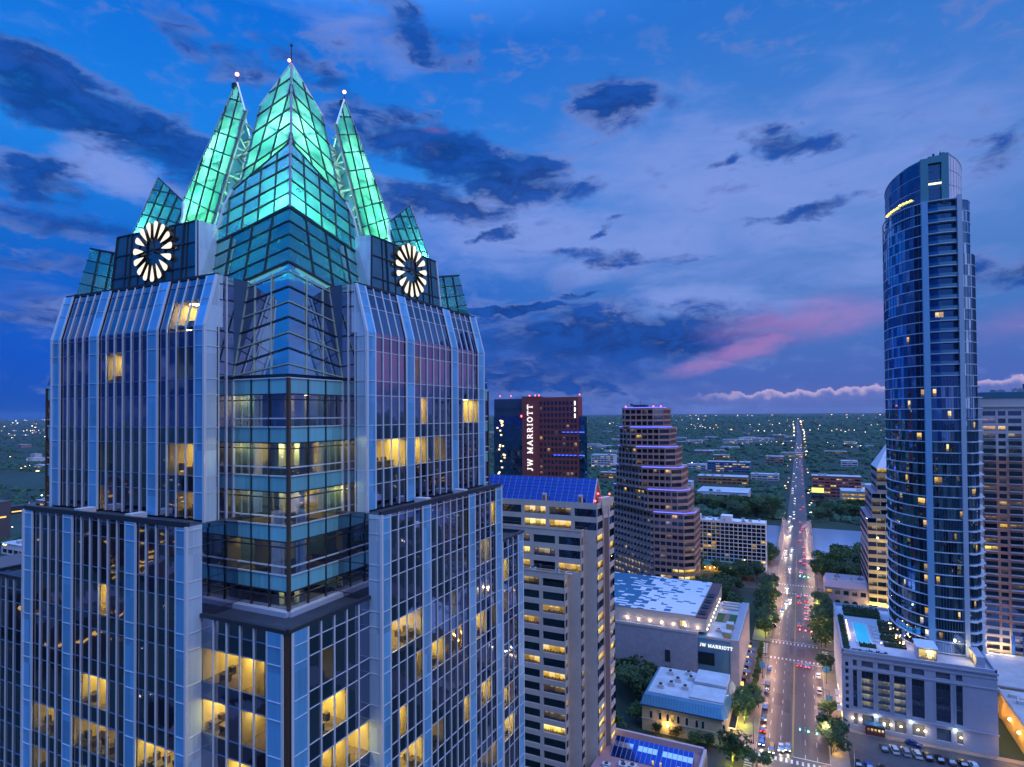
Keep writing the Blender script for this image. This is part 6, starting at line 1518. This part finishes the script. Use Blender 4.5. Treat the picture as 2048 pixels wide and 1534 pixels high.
for i in range(180):   # blocks of the town behind the viewpoint
    a = r.random()*2*pi; d = 130+800*r.random()**1.3; x, y = -66+d*cos(a), 40+d*sin(a)
    if (y > -40 and x > -180) and not (x > y*.34+90): continue
    h = 8+30*r.random()**3; w_ = 14+24*r.random(); b.box(x, y, 0, x+w_, y+w_, h, r.randrange(3), bottom=False)
    for j in range(int(h/4)):
        if r.random() < .5: b.box(x-.05, y+2, 2+j*4, x+w_+.05, y+w_-3, 3.2+j*4, 3, bottom=False)
tag(b.obj('distant_town', [mat('town_grey', (.03, .035, .045), .8), mat('town_brown', (.04, .025, .022), .8), WM['k'], emis('town_window', (1, .58, .16), 1.3)]), 'mass of low town blocks behind the viewpoint, mirrored in glass', 'town', kind='stuff')
# ================================================================== vehicles
PAINT = {'white': (.6, .6, .6), 'silver': (.34, .35, .38), 'black': (.012, .012, .015), 'red': (.30, .02, .02), 'blue': (.03, .08, .30), 'gold': (.30, .22, .10), 'grey': (.10, .11, .12)}
CARP = {k_: mat('car_paint_'+k_, v, .25, .2) for k_, v in PAINT.items()}
CGL = glass('car_glass', (.25, .28, .32), wave=.0); TYRE = mat('tyre', (.015, .015, .015), .85)
HEADL = emis('headlight', (1, .90, .72), 10); TAILL = emis('taillight', (1, .05, .03), 9); OFFL = mat('lamp_off', (.4, .4, .4), .2); OFFR = mat('tail_off', (.25, .01, .01), .3)
def extr(b, prof, w0, w1, mi=0):
    """side profile (y, z) extruded across the car; the top is drawn in"""
    zs_ = [p[1] for p in prof]; lo, hi = min(zs_), max(zs_); W_ = lambda z: w0+(w1-w0)*(z-lo)/max(.01, hi-lo)
    b.hexa([(-W_(z), y, z) for y, z in prof], [(W_(z), y, z) for y, z in prof], mi)
def car_meshes(kind='car'):
    d = {}
    if kind == 'car':
        body = [(-2.2,.32), (2.2,.32), (2.25,.62), (2.1,.86), (1.0,.95), (-1.45,.98), (-2.15,.92), (-2.25,.6)]; cab = [(1.05,.93), (.35,1.42), (-1.0,1.45), (-1.75,.97)]; top = [(.33,1.41), (.25,1.47), (-.95,1.50), (-1.02,1.44)]
    else:
        body = [(-2.4,.38), (2.3,.38), (2.36,.75), (2.2,1.02), (1.25,1.10), (-2.3,1.12), (-2.45,.7)]; cab = [(1.3,1.08), (.7,1.72), (-2.1,1.76), (-2.35,1.10)]; top = [(.68,1.71), (.6,1.80), (-2.05,1.84), (-2.12,1.75)]
    b = MB(); extr(b, body, .88, .86); extr(b, top, .66, .62); d['body'] = b
    b = MB(); extr(b, cab, .80, .64); d['window'] = b
    return d
CARM = {k_: {n_: b for n_, b in car_meshes(k_).items()} for k_ in ('car', 'suv')}
wb = MB(); wb.tube((-.11,0,0), (.11,0,0), .33, .33, 12); wheel_me = wb.mesh('wheel', TYRE)
def lampmesh(m, y0, w=.19, h=.10):
    b = MB(); b.box(-w, -.03, -h, w, .03, h); return b.mesh('lamp', m)
LME = {(n_, on): lampmesh(m, 0) for n_, on, m in (('headlight', 1, HEADL), ('headlight', 0, OFFL), ('taillight', 1, TAILL), ('taillight', 0, OFFR))}
BM = {}
car_n = [0]
def car(x, y, rot, color, label, group=None, on=True, kind='car', z=.02, detail=True):
    """rot 0 faces +y (away), 180 faces the viewer"""
    t = thing('parked_car' if not on else 'car', (x, y, z), label, 'car', group); t.rotation_euler.z = RAD(rot)
    for n_ in ('body', 'window'):
        key = (kind, n_, color if n_ == 'body' else '')
        if key not in BM: BM[key] = CARM[kind][n_].mesh(n_, CARP[color] if n_ == 'body' else CGL)
        o = bpy.data.objects.new(n_, BM[key]); COL.objects.link(o); o.parent = t
    L = 2.24 if kind == 'car' else 2.36; zz = .66 if kind == 'car' else .82
    for s in (-1, 1):
        if detail:
            for yy in (-1.35, 1.35): o = bpy.data.objects.new('wheel', wheel_me); COL.objects.link(o); o.parent = t; o.location = (s*.78, yy, .33)
        for n_, yy in (('headlight', L), ('taillight', -L)): o = bpy.data.objects.new(n_, LME[(n_, 1 if on else 0)]); COL.objects.link(o); o.parent = t; o.location = (s*.6, yy, zz)
    if on and detail and rot == 180:
        for s in (0,):
            l = bpy.data.lights.new('headlight_beam', 'SPOT'); l.energy = 300; l.color = (1, .86, .6); l.spot_size = RAD(70); l.spot_blend = .8; l.shadow_soft_size = .2
            o = bpy.data.objects.new('headlight_beam', l); COL.objects.link(o); o.parent = t; o.location = (0, L+.1, zz); o.rotation_euler = (RAD(82), 0, 0)
    return t
car(-12.2, 207.4, 180, 'blue', 'blue car with headlights on in the kerb lane at the near crossing', kind='suv')
car(-9.2, 203.9, 180, 'gold', 'gold car with bright headlights stopped at the near crossing', kind='suv')
car(-6.6, 206.4, 180, 'white', 'small white car waiting beside the gold car at the near crossing')
car(-4.7, 207.4, 180, 'silver', 'silver car with glaring headlights next to the yellow centre line')
car(-12.4, 223.6, 0, 'grey', 'dark grey car parked by the left kerb beside the uplit tree', on=False); car(-12.3, 216.2, 0, 'red', 'dark red car with tail lamps lit by the left kerb', on=True)
for i, (x, y, c) in enumerate(((-7.9, 363.3, 'white'), (-9.8, 348.8, 'silver'), (-8.3, 395, 'white'), (-6.2, 372, 'gold'))): car(x, y, 180, c, 'oncoming %s car with headlights between the two far crossings, %s from the viewer' % (c, ORD[i]))
for i, (x, y, c) in enumerate(((-1.6, 277.6, 'red'), (1.6, 277.4, 'silver'))): car(x, y, 0, c, ('red car braking at the second crossing, next to the centre line', 'silver car braking at the second crossing, outer lane')[i])
for i, (x, y, c) in enumerate(((-1.6, 329, 'grey'), (1.8, 340.5, 'white'), (1.6, 350.8, 'silver'), (-1.4, 368.2, 'red'), (1.9, 372, 'black'), (-1.7, 381, 'red'), (1.7, 384, 'white'), (1.9, 361, 'white'))): car(x, y, 0, c, 'departing %s car with red tail lamps beyond the second crossing, %s in the queue' % (c, ORD[i]))
car(5.2, 268.5, 0, 'white', 'white car parked under the round tree by the far crossing', on=False); car(5.3, 254, 0, 'white', 'white estate car parked alone by the right kerb', on=False, kind='suv'); car(5.3, 233.6, 0, 'blue', 'pale blue car parked under the small round street tree', on=False)
for i, y in enumerate((232.5, 246, 253, 268, 322, 333)): car(-12.5, y, 0, ('blue', 'black', 'grey', 'blue', 'black', 'grey')[i], 'dark car parked along the left kerb, %s from the near crossing' % ORD[i], on=False)
for i, (x, y, c) in enumerate(((-7.4, 445, 'white'), (-10.3, 478, 'silver'), (-7.4, 490, 'white'), (-6.6, 508, 'white'), (-10.6, 560, 'silver'), (-8.8, 566, 'white'), (-9.5, 605, 'gold'), (-10.4, 638, 'white'), (-8.0, 612, 'white'), (-10.8, 503, 'grey'))): car(x, y, 180, c, 'oncoming %s car with headlights on the bridge approach, %s from the near end' % (c, ORD[i]))
for i, (x, y, c) in enumerate(((-.6, 438, 'white'), (2.0, 464, 'red'), (-.8, 470, 'white'), (1.6, 493, 'grey'), (1.6, 520, 'silver'), (-1.2, 545, 'red'), (-.9, 584, 'white'), (1.0, 597, 'black'), (-1, 637, 'red'), (1.6, 610, 'silver'), (2, 480, 'blue'))): car(x, y, 0, c, 'departing %s car with tail lamps on the bridge, %s from the near end' % (c, ORD[i]))
car(31, 226.2, 250, 'blue', 'blue car turning in the yard outside the brick entrance', on=False)
for i, (x, c, k_) in enumerate(((22.2, 'grey', 'car'), (25.0, 'white', 'suv'), (27.9, 'silver', 'suv'), (30.8, 'white', 'suv'), (33.6, 'black', 'car'), (36.5, 'black', 'car'), (39.3, 'grey', 'car'), (42.2, 'black', 'car'), (45.0, 'white', 'car'))):
    car(x, 219.5-.0*i, 8, c, '%s %s parked in the yard row below the podium, %s from the left' % ({'grey': 'grey', 'white': 'white', 'silver': 'silver', 'black': 'black'}[c], 'van' if k_ == 'suv' else 'car', ORD[i]), 'cars parked in the yard row', on=False, kind=k_)
for i, (x, c) in enumerate(((14.2, 'black'), (17.0, 'blue'), (20.5, 'black'), (24, 'grey'))): car(x, 206.5, 8, c, '%s car parked at the bottom edge of the yard, %s from the left' % (c, ORD[i]), 'cars at the bottom of the yard', on=False)
r = random.Random(44)
for i in range(46):
    y = 655+1500*(i/46)**1.3; left_ = r.random() < .5; z = gz(y)+.15
    car((-9.8 if r.random() < .5 else -6.6) if left_ else (-.6 if r.random() < .5 else 2.4), y, 180 if left_ else 0, r.choice(['white', 'silver', 'grey', 'red', 'black']), 'oncoming car with headlights far down the avenue beyond the river' if left_ else 'departing car with red tail lamps far down the avenue beyond the river', 'oncoming cars far down the avenue' if left_ else 'departing cars far down the avenue', z=z, detail=False)
# ================================================================== street furniture
def street_lamp(x, y, s, i, side, banner=False):
    t = thing('street_lamp', (x, y, .14), 'tall dark street lamp with warm head on the %s pavement, %s from the viewer' % (side, ordw(i)), 'street lamp', 'street lamps along the avenue')
    b = MB(); b.tube((x, y, .14), (x, y, .9), .2, .14); b.tube((x, y, .9), (x, y, 8.2), .11, .07); b.obj('pole', [DKMET], t)
    b = MB(); b.bar((x, y, 8.1), (x+s*2.0, y, 8.5), .09); b.obj('arm', [DKMET], t)
    b = MB(); b.box(x+s*1.6, y-.16, 8.42, x+s*2.5, y+.16, 8.6, 0); b.poly([(x+s*1.65, y-.13, 8.41), (x+s*2.45, y-.13, 8.41), (x+s*2.45, y+.13, 8.41), (x+s*1.65, y+.13, 8.41)], 1); b.obj('lamp_head', [DKMET, emis('street_bulb', (1, .70, .34), 25)], t)
    if banner:
        for q in (-1, 1): b = MB(); b.box(x+q*.15, y-.03, 4.4, x+q*1.05, y+.03, 6.6); b.obj('banner', [mat('banner_blue', (.05, .30, .62), .6)], t)
    lamp('street_glow', (x+s*2.1, y, 8.1), (1, .56, .32), 2900 if y < 450 else 2000, .35, t)
for i, y in enumerate((206, 232, 258, 282, 310, 338, 366, 394, 440)):
    street_lamp(-14.6, y, 1, i, 'left', i in (1, 2)); street_lamp(8.0, y+5, -1, i, 'right', i in (0, 1, 2))
for i, y in enumerate((508, 540, 572, 604, 636)): 
    for s, sd in ((1, 'left'), (-1, 'right')): street_lamp(-16 if s > 0 else 7.5, y, s, i, sd+' bridge')
def signal(x, y, col, label, n=3, s=-1, L=9):
    t = thing('traffic_signal', (x, y, .14), label, 'traffic light'); b = MB(); b.tube((x, y, .14), (x, y, 6.2), .14, .11); b.bar((x, y, 6.0), (x+s*L, y, 6.5), .14); b.obj('mast', [DKMET], t)
    for i in range(n):
        xx = x+s*(L-.4-i*(L-2)/(n)); zz = 6.0+.5*abs(xx-x)/L; b = MB(); b.box(xx-.2, y-.2, zz-.75, xx+.2, y+.1, zz+.45, 0)
        for j in range(3): b.tube((xx, y-.21, zz+.25-j*.38), (xx, y-.26, zz+.25-j*.38), .15, .15, 8, 1 if (j == 2) == (col == 'g') and j in (0, 2) else 2)
        b.obj('signal_head', [mat('signal_case', (.03, .03, .02), .5), emis('green_signal', (.1, 1, .55), 40) if col == 'g' else emis('red_signal', (1, .06, .04), 40), mat('signal_off', (.02, .02, .02), .4)], t)
        lamp('signal_glow', (xx, y-.7, zz), (.1, 1, .5) if col == 'g' else (1, .06, .04), 60, .2, t)
signal(7.4, 209.5, 'g', 'green traffic signal on a mast arm over the near crossing'); signal(7.4, 303, 'r', 'red traffic signal on a mast arm beyond the second crossing'); signal(7.4, 405, 'g', 'green traffic signal on a mast arm at the bridge end crossing')
b = MB(); b.tube((13.2, 205, .1), (13.2, 205, 5.4), .07, .05); b.box(12.9, 204.97, 4.2, 13.5, 205.03, 5.4, 1); tag(b.obj('sign_pole', [SILVER, mat('orange_sign', (.6, .25, .1), .6)]), 'thin pole with an orange pennant at the yard corner', 'pole')
# people waiting at the near corners, a few pixels tall
SKIN = mat('skin', (.45, .28, .2), .6)
def person(x, y, rot, top, leg, label):
    t = thing('person', (x, y, .14), label, 'person'); t.rotation_euler.z = RAD(rot)
    me = bpy.data.meshes.new('body'); v = [(0,0,.95), (0,0,1.2), (0,0,1.42), (0,0,1.55), (0,.02,1.66), (-.19,0,1.4), (-.26,.03,1.12), (-.24,.14,.9), (.19,0,1.4), (.26,-.03,1.12), (.24,.1,.9), (-.1,0,.88), (-.11,.05,.48), (-.11,-.04,.08), (-.11,.1,.03), (.1,0,.88), (.11,-.03,.48), (.11,-.12,.08), (.11,.0,.03)]
    e = [(0,1), (1,2), (2,3), (3,4), (2,5), (5,6), (6,7), (2,8), (8,9), (9,10), (0,11), (11,12), (12,13), (13,14), (0,15), (15,16), (16,17), (17,18)]
    me.from_pydata(v, e, []); o = bpy.data.objects.new('body', me); COL.objects.link(o); o.parent = t
    sk = o.modifiers.new('skin', 'SKIN'); R_ = [.15, .15, .16, .06, .10, .07, .055, .045, .07, .055, .045, .10, .075, .055, .05, .10, .075, .055, .05]
    for d_, q in zip(me.skin_vertices[0].data, R_): d_.radius = (q, q)
    me.skin_vertices[0].data[0].use_root = True; o.modifiers.new('sub', 'SUBSURF').levels = 1
    m = bpy.data.materials.new('clothes'); m.use_nodes = True; g = G(m.node_tree); z = g.node('ShaderNodeSeparateXYZ', {0: g.node('ShaderNodeTexCoord').outputs['Object']}).outputs[2]
    c = g.ramp(g.math('DIVIDE', z, 2), [(0, leg), (.47, top), (.76, (.42, .27, .2)), (.86, (.04, .025, .02))], 'CONSTANT'); m.node_tree.links.new(c, m.node_tree.nodes['Principled BSDF'].inputs['Base Color']); me.materials.append(m)
person(-15.2, 205.5, 20, (.3, .05, .05), (.03, .04, .08), 'person in a red top and dark trousers at the left near corner')
person(8.9, 243, 180, (.5, .5, .5), (.05, .05, .06), 'person in a pale shirt walking on the pavement outside the podium shops')
# ================================================================== air
HZ = bpy.data.materials.new('dusk_haze'); HZ.use_nodes = True; nt = HZ.node_tree; nt.nodes.remove(nt.nodes['Principled BSDF'])
pv = nt.nodes.new('ShaderNodeVolumePrincipled'); pv.inputs['Color'].default_value = (.62, .74, .95, 1); pv.inputs['Density'].default_value = 2.2e-5; pv.inputs['Anisotropy'].default_value = .2
nt.links.new(pv.outputs[0], nt.nodes['Material Output'].inputs['Volume'])
b = MB(); b.box(-17000, -5000, -9, 13000, 16000, 205)
tag(b.obj('haze', HZ), kind='stuff')
